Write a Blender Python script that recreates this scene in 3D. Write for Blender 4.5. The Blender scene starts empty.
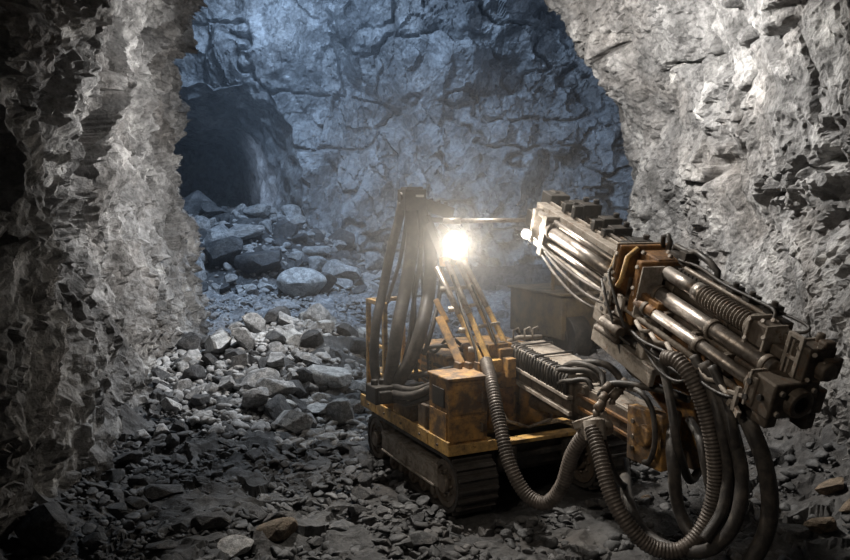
import bpy, math, random
import numpy as np
from mathutils import Vector, Matrix, noise as mnoise

R = random.Random(7)
scn = bpy.context.scene
COL = scn.collection
PI = math.pi

# ------------------------------------------------------------------ camera
FPX = 826.0
CAM = Vector((0, 0, 3.0))
PITCH = math.atan(80.0 / FPX)
cd = bpy.data.cameras.new('camera')
cam = bpy.data.objects.new('camera', cd)
COL.objects.link(cam)
cam.location = CAM
cam.rotation_euler = (PI / 2 - PITCH, 0, 0)
cd.sensor_width = 36
cd.lens = FPX / 850 * 36
cd.clip_start = 0.05
cd.clip_end = 200
scn.camera = cam


def at(x, y, Y):
    """world point at forward distance Y that the photograph shows at pixel x, y"""
    f = Vector((0, math.cos(PITCH), -math.sin(PITCH)))
    u = Vector((0, math.sin(PITCH), math.cos(PITCH)))
    d = f + Vector((1, 0, 0)) * ((x - 425) / FPX) + u * ((280 - y) / FPX)
    return CAM + d * (Y / d.y)


# ------------------------------------------------------------------ numpy noise
def _h(ix, iy, iz, seed):
    with np.errstate(over='ignore'):
        n = (ix.astype(np.int64).astype(np.uint32) * np.uint32(374761393)
             + iy.astype(np.int64).astype(np.uint32) * np.uint32(668265263)
             + iz.astype(np.int64).astype(np.uint32) * np.uint32(2147483647)
             + np.uint32((seed * 974711) & 0xffffffff))
        n = (n ^ (n >> np.uint32(13))) * np.uint32(1274126177)
        n = (n ^ (n >> np.uint32(16))) * np.uint32(2246822519)
        n = n ^ (n >> np.uint32(13))
    return n


def _f(n):
    return n.astype(np.float64) / 4294967295.0


def _re(n, k):
    with np.errstate(over='ignore'):
        n = (n + np.uint32((k * 2654435761) & 0xffffffff)) * np.uint32(2246822519)
        n = (n ^ (n >> np.uint32(15))) * np.uint32(3266489917)
        n = n ^ (n >> np.uint32(16))
    return n


def vnoise(P, seed=0):
    I = np.floor(P)
    F = P - I
    F = F * F * F * (F * (F * 6 - 15) + 10)
    I = I.astype(np.int64)
    out = 0
    for dx in (0, 1):
        for dy in (0, 1):
            for dz in (0, 1):
                w = ((F[:, 0] if dx else 1 - F[:, 0]) * (F[:, 1] if dy else 1 - F[:, 1])
                     * (F[:, 2] if dz else 1 - F[:, 2]))
                out = out + w * _f(_h(I[:, 0] + dx, I[:, 1] + dy, I[:, 2] + dz, seed))
    return out * 2 - 1


def fbm(P, octaves=4, seed=0, gain=0.5):
    s, a, t = 0, 1.0, 0
    for o in range(octaves):
        s = s + a * vnoise(P * (2.03 ** o) + 17.3 * o, seed + o)
        t += a
        a *= gain
    return s / t


def facets(P, scale, seed, tilt=0.8, off=0.35, k=1.1):
    """broken angular rock: the upper envelope of tilted planes, one per random cell (continuous, with sharp creases)"""
    Q = P / scale
    Q = Q + 0.15 * np.stack([vnoise(Q * 1.7, seed + 50), vnoise(Q * 1.7, seed + 51), vnoise(Q * 1.7, seed + 52)], 1)
    I = np.floor(Q).astype(np.int64)
    best = np.full(len(Q), -9.0)
    for dx in (-1, 0, 1):
        for dy in (-1, 0, 1):
            for dz in (-1, 0, 1):
                h = _h(I[:, 0] + dx, I[:, 1] + dy, I[:, 2] + dz, seed)
                d = [Q[:, j] - (I[:, j] + (dx, dy, dz)[j] + _f(_re(h, j + 1))) for j in range(3)]
                v = off * (_f(_re(h, 7)) * 2 - 1)
                for j in range(3):
                    v = v + tilt * (_f(_re(h, j + 4)) * 2 - 1) * d[j] - k * d[j] * d[j]
                best = np.maximum(best, v)
    return (best + 0.25) * scale


def chips(P, scale, seed, tilt=0.6, off=0.25):
    """flaked surface: every Voronoi cell a small tilted plane stepped against its neighbours"""
    Q = P / scale
    Q = Q + 0.2 * np.stack([vnoise(Q * 1.7, seed + 50), vnoise(Q * 1.7, seed + 51), vnoise(Q * 1.7, seed + 52)], 1)
    I = np.floor(Q).astype(np.int64)
    f1 = np.full(len(Q), 9.0)
    best = np.zeros(len(Q))
    for dx in (-1, 0, 1):
        for dy in (-1, 0, 1):
            for dz in (-1, 0, 1):
                h = _h(I[:, 0] + dx, I[:, 1] + dy, I[:, 2] + dz, seed)
                d = [Q[:, j] - (I[:, j] + (dx, dy, dz)[j] + _f(_re(h, j + 1))) for j in range(3)]
                r = d[0] * d[0] + d[1] * d[1] + d[2] * d[2]
                v = off * (_f(_re(h, 7)) * 2 - 1)
                for j in range(3):
                    v = v + tilt * (_f(_re(h, j + 4)) * 2 - 1) * d[j]
                b = r < f1
                f1 = np.where(b, r, f1)
                best = np.where(b, v, best)
    return best * scale


def sstep(a, b, x):
    t = np.clip((x - a) / (b - a), 0, 1)
    return t * t * (3 - 2 * t)


# ------------------------------------------------------------------ materials
def nt(name):
    m = bpy.data.materials.new(name)
    m.use_nodes = True
    t = m.node_tree
    for n in list(t.nodes):
        t.nodes.remove(n)
    out = t.nodes.new('ShaderNodeOutputMaterial')
    b = t.nodes.new('ShaderNodeBsdfPrincipled')
    t.links.new(b.outputs[0], out.inputs[0])
    return m, t, b, out


def noise_node(t, co, scale, detail=6, rough=0.6):
    n = t.nodes.new('ShaderNodeTexNoise')
    n.inputs['Scale'].default_value = scale
    n.inputs['Detail'].default_value = detail
    n.inputs['Roughness'].default_value = rough
    t.links.new(co, n.inputs['Vector'])
    return n


def ramp_node(t, fac, stops):
    r = t.nodes.new('ShaderNodeValToRGB')
    e = r.color_ramp.elements
    while len(e) > 2:
        e.remove(e[-1])
    for i, (p, c) in enumerate(stops):
        if i > 1:
            e.new(p)
        e[i].position = p
        e[i].color = (*c, 1) if len(c) == 3 else c
    t.links.new(fac, r.inputs[0])
    return r


def rock_mat(name, dark, mid, light, brown, scale=1.0, rough=0.85, bump=0.5, obj=False, spec=0.3, brown_amt=0.5):
    m, t, b, _ = nt(name)
    tc = t.nodes.new('ShaderNodeTexCoord')
    co = tc.outputs['Object'] if obj else None
    if co is None:
        g = t.nodes.new('ShaderNodeNewGeometry')
        co = g.outputs['Position']
    n1 = noise_node(t, co, 1.1 * scale, 10, 0.68)
    r1 = ramp_node(t, n1.outputs[0], [(0.30, dark), (0.52, mid), (0.70, light)])
    n2 = noise_node(t, co, 0.5 * scale, 5, 0.6)
    r2 = ramp_node(t, n2.outputs[0], [(0.48, (0, 0, 0)), (0.68, (brown_amt,) * 3)])
    mx = t.nodes.new('ShaderNodeMix')
    mx.data_type = 'RGBA'
    mx.blend_type = 'MIX'
    t.links.new(r2.outputs[0], mx.inputs[0])
    t.links.new(r1.outputs[0], mx.inputs[6])
    mx.inputs[7].default_value = (*brown, 1)
    # mineral veins / specks
    n3 = noise_node(t, co, 9 * scale, 8, 0.75)
    r3 = ramp_node(t, n3.outputs[0], [(0.33, (0.45, 0.45, 0.45)), (0.5, (1, 1, 1)), (0.66, (1.35, 1.35, 1.35))])
    mu = t.nodes.new('ShaderNodeMix')
    mu.data_type = 'RGBA'
    mu.blend_type = 'MULTIPLY'
    mu.inputs[0].default_value = 1
    t.links.new(mx.outputs[2], mu.inputs[6])
    t.links.new(r3.outputs[0], mu.inputs[7])
    vc = t.nodes.new('ShaderNodeTexVoronoi')
    vc.inputs['Scale'].default_value = 3.2 * scale
    wv = t.nodes.new('ShaderNodeVectorMath')
    wv.operation = 'MULTIPLY_ADD'
    t.links.new(n3.outputs['Color'], wv.inputs[0])
    wv.inputs[1].default_value = (0.22 / scale,) * 3
    t.links.new(co, wv.inputs[2])
    t.links.new(wv.outputs[0], vc.inputs['Vector'])
    sp = t.nodes.new('ShaderNodeSeparateColor')
    t.links.new(vc.outputs['Color'], sp.inputs[0])
    rc = ramp_node(t, sp.outputs[0], [(0.0, (0.62, 0.62, 0.62)), (1.0, (1.25, 1.25, 1.25))])
    m3 = t.nodes.new('ShaderNodeMix')
    m3.data_type = 'RGBA'
    m3.blend_type = 'MULTIPLY'
    m3.inputs[0].default_value = 1
    t.links.new(mu.outputs[2], m3.inputs[6])
    t.links.new(rc.outputs[0], m3.inputs[7])
    t.links.new(m3.outputs[2], b.inputs['Base Color'])
    b.inputs['Roughness'].default_value = rough
    b.inputs['Specular IOR Level'].default_value = spec
    nb = noise_node(t, co, 7 * scale, 12, 0.7)
    vo = t.nodes.new('ShaderNodeTexVoronoi')
    vo.inputs['Scale'].default_value = 5 * scale
    t.links.new(co, vo.inputs['Vector'])
    ad = t.nodes.new('ShaderNodeMath')
    ad.operation = 'MULTIPLY_ADD'
    t.links.new(vo.outputs['Distance'], ad.inputs[0])
    ad.inputs[1].default_value = 0.35
    t.links.new(nb.outputs[0], ad.inputs[2])
    bp = t.nodes.new('ShaderNodeBump')
    bp.inputs['Strength'].default_value = bump
    bp.inputs['Distance'].default_value = 0.12 / scale
    t.links.new(ad.outputs[0], bp.inputs['Height'])
    t.links.new(bp.outputs[0], b.inputs['Normal'])
    return m


def worn_mat(name, base, dirt, amount=0.5, metallic=0.0, rough=0.5, scale=6.0, bump=0.25, rust=None):
    m, t, b, _ = nt(name)
    g = t.nodes.new('ShaderNodeNewGeometry')
    co = g.outputs['Position']
    n1 = noise_node(t, co, scale, 10, 0.72)
    lo = 0.62 - amount * 0.35
    r1 = ramp_node(t, n1.outputs[0], [(lo, (0, 0, 0)), (lo + 0.22, (1, 1, 1))])
    mx = t.nodes.new('ShaderNodeMix')
    mx.data_type = 'RGBA'
    t.links.new(r1.outputs[0], mx.inputs[0])
    mx.inputs[6].default_value = (*base, 1)
    mx.inputs[7].default_value = (*dirt, 1)
    last = mx.outputs[2]
    if rust:
        n2 = noise_node(t, co, scale * 2.6, 6, 0.7)
        r2 = ramp_node(t, n2.outputs[0], [(0.56, (0, 0, 0)), (0.66, (0.8, 0.8, 0.8))])
        m2 = t.nodes.new('ShaderNodeMix')
        m2.data_type = 'RGBA'
        t.links.new(r2.outputs[0], m2.inputs[0])
        t.links.new(last, m2.inputs[6])
        m2.inputs[7].default_value = (*rust, 1)
        last = m2.outputs[2]
    t.links.new(last, b.inputs['Base Color'])
    b.inputs['Metallic'].default_value = metallic
    rr = ramp_node(t, n1.outputs[0], [(0.3, (rough * 0.7,) * 3), (0.7, (min(1, rough * 1.5),) * 3)])
    t.links.new(rr.outputs[0], b.inputs['Roughness'])
    bp = t.nodes.new('ShaderNodeBump')
    bp.inputs['Strength'].default_value = bump
    bp.inputs['Distance'].default_value = 0.02
    t.links.new(n1.outputs[0], bp.inputs['Height'])
    t.links.new(bp.outputs[0], b.inputs['Normal'])
    return m


def emit_mat(name, color, strength):
    m, t, b, out = nt(name)
    t.nodes.remove(b)
    e = t.nodes.new('ShaderNodeEmission')
    e.inputs[0].default_value = (*color, 1)
    e.inputs[1].default_value = strength
    t.links.new(e.outputs[0], out.inputs[0])
    return m


M = {}
M['rock'] = rock_mat('tunnel_rock', (0.09, 0.088, 0.085), (0.27, 0.265, 0.26), (0.52, 0.51, 0.49), (0.22, 0.18, 0.145), 1.0, 0.85, 0.9, brown_amt=0.35)
M['rock_back'] = rock_mat('chamber_rock', (0.13, 0.135, 0.14), (0.27, 0.28, 0.29), (0.42, 0.43, 0.44), (0.24, 0.22, 0.20), 0.8, 0.8, 0.8)
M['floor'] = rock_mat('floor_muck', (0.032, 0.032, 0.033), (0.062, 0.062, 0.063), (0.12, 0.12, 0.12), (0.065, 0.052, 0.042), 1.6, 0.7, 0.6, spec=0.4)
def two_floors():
    """the same muck, made paler in a noisy band across the chamber floor"""
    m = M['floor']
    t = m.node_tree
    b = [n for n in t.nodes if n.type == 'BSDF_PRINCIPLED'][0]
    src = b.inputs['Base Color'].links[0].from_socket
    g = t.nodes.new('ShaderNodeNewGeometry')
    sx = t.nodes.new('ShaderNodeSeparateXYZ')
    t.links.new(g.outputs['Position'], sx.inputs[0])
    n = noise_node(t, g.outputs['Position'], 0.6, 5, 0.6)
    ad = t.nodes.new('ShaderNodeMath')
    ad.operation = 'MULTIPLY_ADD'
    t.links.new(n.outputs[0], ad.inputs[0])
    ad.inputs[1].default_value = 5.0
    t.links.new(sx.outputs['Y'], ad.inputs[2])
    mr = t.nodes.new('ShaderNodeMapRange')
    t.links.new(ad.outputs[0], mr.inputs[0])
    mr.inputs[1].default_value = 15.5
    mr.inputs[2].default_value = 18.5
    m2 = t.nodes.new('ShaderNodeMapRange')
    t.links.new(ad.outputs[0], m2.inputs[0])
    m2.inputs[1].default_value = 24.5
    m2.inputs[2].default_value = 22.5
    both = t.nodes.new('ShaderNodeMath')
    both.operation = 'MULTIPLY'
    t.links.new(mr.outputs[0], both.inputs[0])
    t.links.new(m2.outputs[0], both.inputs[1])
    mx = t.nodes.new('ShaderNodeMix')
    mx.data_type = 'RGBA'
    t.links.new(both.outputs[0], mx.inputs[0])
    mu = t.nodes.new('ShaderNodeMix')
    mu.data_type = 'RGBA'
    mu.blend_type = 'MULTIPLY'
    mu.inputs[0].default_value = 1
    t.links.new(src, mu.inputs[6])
    mu.inputs[7].default_value = (4.2, 4.2, 4.2, 1)  # floor colour multiplied up inside the band beyond the pile
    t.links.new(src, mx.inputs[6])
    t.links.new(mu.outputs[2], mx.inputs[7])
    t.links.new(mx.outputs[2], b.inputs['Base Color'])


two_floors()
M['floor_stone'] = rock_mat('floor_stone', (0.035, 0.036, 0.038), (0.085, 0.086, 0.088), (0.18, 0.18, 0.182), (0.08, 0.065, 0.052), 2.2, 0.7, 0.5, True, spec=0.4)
M['pile_stone'] = rock_mat('pile_stone', (0.18, 0.178, 0.175), (0.32, 0.315, 0.31), (0.48, 0.475, 0.465), (0.25, 0.215, 0.18), 2.0, 0.8, 0.45, True)
M['pale_stone'] = rock_mat('pale_stone', (0.30, 0.30, 0.30), (0.42, 0.42, 0.41), (0.55, 0.54, 0.53), (0.36, 0.33, 0.30), 2.0, 0.8, 0.4, True, brown_amt=0.3)
M['dark_stone'] = rock_mat('dark_stone', (0.04, 0.04, 0.042), (0.08, 0.08, 0.082), (0.15, 0.15, 0.15), (0.07, 0.06, 0.05), 2.0, 0.75, 0.5, True)
M['brown_stone'] = rock_mat('brown_stone', (0.09, 0.07, 0.05), (0.17, 0.135, 0.10), (0.28, 0.22, 0.17), (0.20, 0.13, 0.08), 2.0, 0.75, 0.5, True)
M['yellow'] = worn_mat('worn_yellow_paint', (0.50, 0.27, 0.075), (0.11, 0.075, 0.05), 0.8, 0.0, 0.55, 6.0, 0.3, (0.12, 0.05, 0.02))
M['yellow_clean'] = worn_mat('yellow_paint', (0.60, 0.37, 0.12), (0.20, 0.13, 0.065), 0.6, 0.0, 0.5, 7.0, 0.2, (0.12, 0.06, 0.03))
M['black'] = worn_mat('black_grease', (0.028, 0.026, 0.024), (0.085, 0.072, 0.06), 0.5, 0.2, 0.5, 9.0, 0.3)
M['iron'] = worn_mat('dark_iron', (0.15, 0.125, 0.10), (0.055, 0.042, 0.032), 0.5, 0.35, 0.5, 8.0, 0.3, (0.15, 0.075, 0.035))
M['steel'] = worn_mat('bare_steel', (0.46, 0.42, 0.38), (0.14, 0.11, 0.09), 0.55, 0.8, 0.36, 7.0, 0.2)
M['dusty'] = worn_mat('dust_covered_metal', (0.36, 0.32, 0.275), (0.13, 0.105, 0.08), 0.5, 0.15, 0.6, 7.0, 0.35, (0.16, 0.085, 0.045))
M['rusty'] = worn_mat('rusted_orange_plate', (0.30, 0.15, 0.05), (0.085, 0.05, 0.03), 0.65, 0.15, 0.5, 8.0, 0.3, (0.10, 0.04, 0.018))
M['rubber'] = worn_mat('hose_rubber', (0.03, 0.027, 0.025), (0.10, 0.085, 0.07), 0.45, 0.0, 0.5, 9.0, 0.3)
M['conduit'] = worn_mat('ribbed_conduit', (0.12, 0.10, 0.085), (0.045, 0.038, 0.032), 0.5, 0.2, 0.5, 8.0, 0.2)
M['track'] = worn_mat('track_steel', (0.075, 0.068, 0.062), (0.035, 0.032, 0.03), 0.5, 0.3, 0.55, 6.0, 0.4)
M['faded'] = worn_mat('faded_dusty_paint', (0.15, 0.105, 0.055), (0.06, 0.05, 0.04), 0.6, 0.0, 0.8, 3.0, 0.2)
M['lens'] = emit_mat('lamp_glow', (1.0, 0.93, 0.82), 40.0)
M['lens_small'] = emit_mat('small_lamp_glow', (1.0, 0.95, 0.88), 25.0)
M['tag'] = worn_mat('pale_tag', (0.75, 0.75, 0.72), (0.4, 0.4, 0.38), 0.2, 0, 0.5)


# ------------------------------------------------------------------ object helpers
def tag(o, label=None, cat=None, group=None, kind=None):
    if label: o['label'] = label
    if cat: o['category'] = cat
    if group: o['group'] = group
    if kind: o['kind'] = kind
    return o


def link(name, me, mat=None, parent=None, label=None):
    o = bpy.data.objects.new(name, me)
    COL.objects.link(o)
    if mat: me.materials.append(mat)
    if parent is not None:
        o.parent = parent
        o.matrix_parent_inverse = world_of(parent).inverted()
    if label: o['label'] = label
    return o


def world_of(o):
    m = Matrix.LocRotScale(o.location, o.rotation_euler, o.scale)
    return world_of(o.parent) @ o.matrix_parent_inverse @ m if o.parent else m


def empty(name, loc, rz=0):
    o = bpy.data.objects.new(name, None)
    o.empty_display_size = 0.3
    COL.objects.link(o)
    o.location = loc
    o.rotation_euler = (0, 0, rz)
    return o


def grid_mesh(name, V, nu, nv, mat, mask=None, smooth=False, flip=False):
    """V (nu*nv,3) -> one quad grid mesh"""
    idx = np.arange(nu * nv).reshape(nu, nv)
    a, b, c, d = idx[:-1, :-1].ravel(), idx[1:, :-1].ravel(), idx[1:, 1:].ravel(), idx[:-1, 1:].ravel()
    F = np.stack([a, d, c, b] if flip else [a, b, c, d], 1)
    if mask is not None:
        F = F[mask[F].all(1)]
    me = bpy.data.meshes.new(name)
    me.vertices.add(len(V))
    me.vertices.foreach_set('co', V.astype(np.float32).ravel())
    me.loops.add(len(F) * 4)
    me.loops.foreach_set('vertex_index', F.astype(np.int32).ravel())
    me.polygons.add(len(F))
    me.polygons.foreach_set('loop_start', np.arange(0, len(F) * 4, 4, dtype=np.int32))
    me.polygons.foreach_set('use_smooth', np.full(len(F), smooth))
    me.update(calc_edges=True)
    me.validate()
    return link(name, me, mat)


class Fr:
    """local frame: p(a, b, c) -> world"""
    def __init__(s, o, ex, ey, ez):
        s.o, s.x, s.y, s.z = Vector(o), Vector(ex).normalized(), Vector(ey).normalized(), Vector(ez).normalized()

    def p(s, a, b, c):
        return s.o + s.x * a + s.y * b + s.z * c


WORLD = Fr((0, 0, 0), (1, 0, 0), (0, 1, 0), (0, 0, 1))


class MB:
    def __init__(s, fr=WORLD):
        s.v, s.f, s.fr, s.sm = [], [], fr, []

    def raw(s, vs, fs, smooth=False):
        k = len(s.v)
        s.v += [tuple(v) for v in vs]
        s.f += [tuple(i + k for i in f) for f in fs]
        s.sm += [smooth] * len(fs)
        return s

    def box(s, a0, a1, b0, b1, c0, c1):
        vs = [s.fr.p(a, b, c) for c in (c0, c1) for b in (b0, b1) for a in (a0, a1)]
        return s.raw(vs, [(0, 2, 3, 1), (4, 5, 7, 6), (0, 1, 5, 4), (2, 6, 7, 3), (0, 4, 6, 2), (1, 3, 7, 5)])

    def hexa(s, lo, hi):
        """lo, hi: four local corners each, in order"""
        vs = [s.fr.p(*q) for q in lo] + [s.fr.p(*q) for q in hi]
        return s.raw(vs, [(3, 2, 1, 0), (4, 5, 6, 7), (0, 1, 5, 4), (1, 2, 6, 5), (2, 3, 7, 6), (3, 0, 4, 7)])

    def prism(s, poly, axis, t0, t1):
        """poly of (p,q) pairs swept along axis 0/1/2 from t0 to t1"""
        n = len(poly)
        def mk(p, q, t):
            l = [p, q]
            l.insert(axis, t)
            return s.fr.p(*l)
        vs = [mk(p, q, t0) for p, q in poly] + [mk(p, q, t1) for p, q in poly]
        fs = [tuple(range(n))[::-1], tuple(range(n, 2 * n))]
        fs += [(i, (i + 1) % n, n + (i + 1) % n, n + i) for i in range(n)]
        return s.raw(vs, fs)

    def bar(s, p0, p1, w, h, up=(0, 0, 1), local=True):
        A = s.fr.p(*p0) if local else Vector(p0)
        B = s.fr.p(*p1) if local else Vector(p1)
        d = (B - A).normalized()
        u = Vector(up)
        x = d.cross(u)
        if x.length < 1e-4: x = d.cross(Vector((1, 0, 0)))
        x.normalize()
        y = x.cross(d)
        vs = [P + x * (i * w / 2) + y * (j * h / 2) for P in (A, B) for i, j in ((-1, -1), (1, -1), (1, 1), (-1, 1))]
        return s.raw(vs, [(0, 1, 2, 3), (7, 6, 5, 4), (0, 4, 5, 1), (1, 5, 6, 2), (2, 6, 7, 3), (3, 7, 4, 0)])

    def tube(s, pts, r, n=10, local=True, caps=True):
        P = [s.fr.p(*p) for p in pts] if local else [Vector(p) for p in pts]
        m = len(P)
        rr = r if isinstance(r, (list, tuple)) else [r] * m
        vs, fs = [], []
        T = []
        for i in range(m):
            d = P[min(i + 1, m - 1)] - P[max(i - 1, 0)]
            T.append(d.normalized() if d.length > 1e-9 else (T[-1] if T else Vector((0, 0, 1))))
        x = T[0].orthogonal().normalized()
        for i in range(m):
            x = (x - T[i] * x.dot(T[i])).normalized()
            y = T[i].cross(x)
            for k in range(n):
                a = 2 * PI * k / n
                vs.append(P[i] + (x * math.cos(a) + y * math.sin(a)) * rr[i])
        for i in range(m - 1):
            for k in range(n):
                k2 = (k + 1) % n
                fs.append((i * n + k, i * n + k2, (i + 1) * n + k2, (i + 1) * n + k))
        s.raw(vs, fs, True)
        if caps:
            k = len(s.v) - len(vs)
            s.f += [tuple(k + j for j in range(n))[::-1], tuple(k + (m - 1) * n + j for j in range(n))]
            s.sm += [False, False]
        return s

    def cyl(s, p0, p1, r, n=16, local=True):
        return s.tube([p0, p1], r, n, local)

    def ring(s, p0, p1, r_out, r_in, n=20):
        A, B = s.fr.p(*p0), s.fr.p(*p1)
        d = (B - A).normalized()
        x = d.orthogonal().normalized()
        y = d.cross(x)
        vs = []
        for P in (A, B):
            for r in (r_out, r_in):
                vs += [P + (x * math.cos(2 * PI * k / n) + y * math.sin(2 * PI * k / n)) * r for k in range(n)]
        fs = []
        for k in range(n):
            j = (k + 1) % n
            fs += [(k, j, 2 * n + j, 2 * n + k), (n + j, n + k, 3 * n + k, 3 * n + j),
                   (j, k, n + k, n + j), (2 * n + k, 2 * n + j, 3 * n + j, 3 * n + k)]
        return s.raw(vs, fs)

    def build(s, name, mat, parent=None, bevel=0.0, label=None):
        me = bpy.data.meshes.new(name)
        me.from_pydata(s.v, [], s.f)
        me.polygons.foreach_set('use_smooth', s.sm)
        me.update()
        o = link(name, me, mat, parent, label)
        if bevel:
            b = o.modifiers.new('bevel', 'BEVEL')
            b.width = bevel
            b.segments = 2
            b.limit_method = 'ANGLE'
            b.angle_limit = math.radians(50)
        return o


def spline(pts, n=40):
    """Catmull-Rom through the points"""
    P = [Vector(p) for p in pts]
    P = [P[0] * 2 - P[1]] + P + [P[-1] * 2 - P[-2]]
    out = []
    segs = len(P) - 3
    per = max(2, n // segs)
    for i in range(segs):
        p0, p1, p2, p3 = P[i:i + 4]
        for k in range(per):
            t = k / per
            out.append(0.5 * (2 * p1 + (p2 - p0) * t + (2 * p0 - 5 * p1 + 4 * p2 - p3) * t * t
                              + (3 * p1 - p0 - 3 * p2 + p3) * t ** 3))
    out.append(P[-2])
    return out


def even(P, step):
    out, acc = [P[0]], 0.0
    for a, b in zip(P[:-1], P[1:]):
        L = (b - a).length
        while acc + L >= step * len(out):
            t = (step * len(out) - acc) / max(L, 1e-9)
            out.append(a.lerp(b, t))
        acc += L
    return out


def hose(name, pts, r, mat, parent, ribs=0.0, pitch=0.05, n=10, label=None, local=None):
    fr = local or WORLD
    P = [fr.p(*p) for p in pts]
    P = spline(P, 60)
    if ribs:
        P = even(P, pitch / 4)
        prof = (1.0, 1.0, 1 - ribs, 1 - ribs)
        rr = [r * prof[i % 4] for i in range(len(P))]
    else:
        rr = r
    mb = MB()
    mb.tube(P, rr, n, local=False)
    return mb.build(name, mat, parent, label=label)


# ================================================================== THE SETTING
# ---- near tunnel: one horseshoe profile swept along Y, cut into left wall, ceiling, right wall
FAR = [(-4.3, -0.6), (-4.4, 0.6), (-4.55, 2.0), (-4.75, 3.5), (-4.85, 5.0), (-4.15, 7.0), (-3.0, 8.2), (-1.2, 9.0),
       (0.5, 8.6), (1.6, 7.9), (2.45, 7.0), (3.3, 5.8), (3.75, 4.6), (3.95, 2.8), (4.05, 1.0), (4.15, -0.6)]
NEAR = [(-3.65, -0.6), (-3.6, 0.6), (-3.75, 2.0), (-3.9, 3.5), (-3.8, 4.7), (-3.1, 6.4), (-2.2, 7.5), (-0.8, 8.2),
        (0.8, 8.3), (2.0, 7.9), (3.1, 7.0), (4.0, 5.8), (4.5, 4.6), (4.7, 2.8), (4.65, 1.0), (4.6, -0.6)]


def resample(pts, n):
    P = spline([(a, 0, b) for a, b in pts], 600)
    P = np.array([(p.x, p.z) for p in P])
    d = np.r_[0, np.cumsum(np.hypot(*np.diff(P, axis=0).T))]
    s = np.linspace(0, d[-1], n)
    return np.stack([np.interp(s, d, P[:, 0]), np.interp(s, d, P[:, 1])], 1)


NU = 640
pf, pn = resample(FAR, NU), resample(NEAR, NU)
ys = np.r_[np.linspace(-5, 5.5, 36)[:-1], np.linspace(5.5, 15.4, 330)]
rows = []
for y in ys:
    k = np.clip((y - 6.5) / 9.0, 0, 1)
    q = pn * (1 - k) + pf * k
    rows.append(np.c_[q[:, 0], np.full(NU, y), q[:, 1]])
# rounded corner where the drift opens into the chamber, then the chamber's front wall
cen = np.array([-0.2, 2.5])
dirs = pf - cen
dirs[:, 1] *= 0.9
dirs /= np.linalg.norm(dirs, axis=1)[:, None]
for t in np.r_[np.linspace(0.02, 1, 46), np.linspace(1.15, 7, 30)]:
    tt = min(t, 1)
    rad = 0.9
    off = rad * (1 - math.cos(tt * PI / 2)) + max(0, t - 1) * 1.3
    y = 15.4 + rad * math.sin(tt * PI / 2)
    q = pf + dirs * off
    q[:, 1] = np.maximum(q[:, 1], -0.7)
    rows.append(np.c_[q[:, 0], np.full(NU, y), q[:, 1]])
G = np.array(rows)
nr = len(rows)
# inward normals from the grid
du = np.gradient(G, axis=1)
dv = np.gradient(G, axis=0)
N = np.cross(du, dv)
N /= np.linalg.norm(N, axis=2)[:, :, None] + 1e-9
c = G[:, :, [0, 2]] - cen
flip = (N[:, :, 0] * c[:, :, 0] + N[:, :, 2] * c[:, :, 1]) > 0
core = np.arange(nr) < len(ys)
if flip[core].mean() > 0.5:
    N = -N
P = G.reshape(-1, 3)
Nf = N.reshape(-1, 3)
# stretched, tilted bedding for the left side, chippier and smoother on the right
ang = math.radians(-20)
Pl = P.copy()
ya = P[:, 1] * math.cos(ang) + P[:, 2] * math.sin(ang)
za = -P[:, 1] * math.sin(ang) + P[:, 2] * math.cos(ang)
Pl = np.c_[P[:, 0], ya * 1.5, za * 0.8]
pat = sstep(-0.25, 0.3, fbm(P * 0.7, 3, 97))
left = (0.24 * fbm(P * 0.33, 3, 3) + 0.34 * facets(Pl, 1.5, 11) - 0.38 * facets(Pl, 0.62, 12) + (0.2 + 0.5 * pat) * chips(Pl, 0.36, 13, 0.7, 0.22)
        + (0.6 + 0.5 * pat) * chips(Pl, 0.16, 17, 0.8, 0.3) + 0.09 * fbm(P * 3.0, 5, 21, 0.65))
hole = chips(Pl * np.array([1, 1, 0.8]), 0.75, 191, 0.5, 0.8) / 0.75
hole = np.clip(-0.22 - hole, 0, 0.5) * 1.5 * sstep(1.6, 2.6, P[:, 2]) * sstep(-0.35, 0.0, fbm(P * 0.5, 2, 92))
left = left - hole + 0.15
right = (0.30 * fbm(P * 0.30, 3, 5) + 0.20 * facets(P, 1.9, 14) - 0.16 * facets(P, 0.8, 15)
         + (0.1 + 0.4 * pat) * chips(P, 0.36, 16, 0.5, 0.14) + (0.25 + 0.5 * pat) * chips(P, 0.15, 18, 0.7, 0.3) + 0.07 * fbm(P * 3.5, 5, 22, 0.65)
         - 0.28 * np.exp(-(fbm(P * 0.5, 4, 93) / 0.025) ** 2))
wl = sstep(1.0, -1.0, P[:, 0])
disp = left * wl + right * (1 - wl)
ridge = 0.5 * np.exp(-((P[:, 1] - 14.9) / 0.5) ** 2) * (1 - wl)
V = P + Nf * (disp + ridge * 0.5)[:, None]
V = V.reshape(nr, NU, 3)
cutL, cutR = int(NU * 0.36), int(NU * 0.66)
for nm, i0, i1 in (('wall_left', 0, cutL), ('ceiling', cutL, cutR), ('wall_right', cutR, NU - 1)):
    sub = V[:, i0:i1 + 1].reshape(-1, 3)
    o = grid_mesh(nm, sub, nr, i1 - i0 + 1, M['rock'])
    tag(o, kind='structure')
    o['label'] = {'wall_left': 'jagged grey rock wall on the left of the tunnel', 'ceiling': 'rough grey rock roof of the tunnel',
                  'wall_right': 'rough grey rock wall lit on the right of the tunnel'}[nm]

# ---- chamber back wall with the mouth of a second drift
YB = 26.0
OX0, OX1, OZ = -9.3, -3.95, 6.45      # mouth of the far drift


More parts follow.
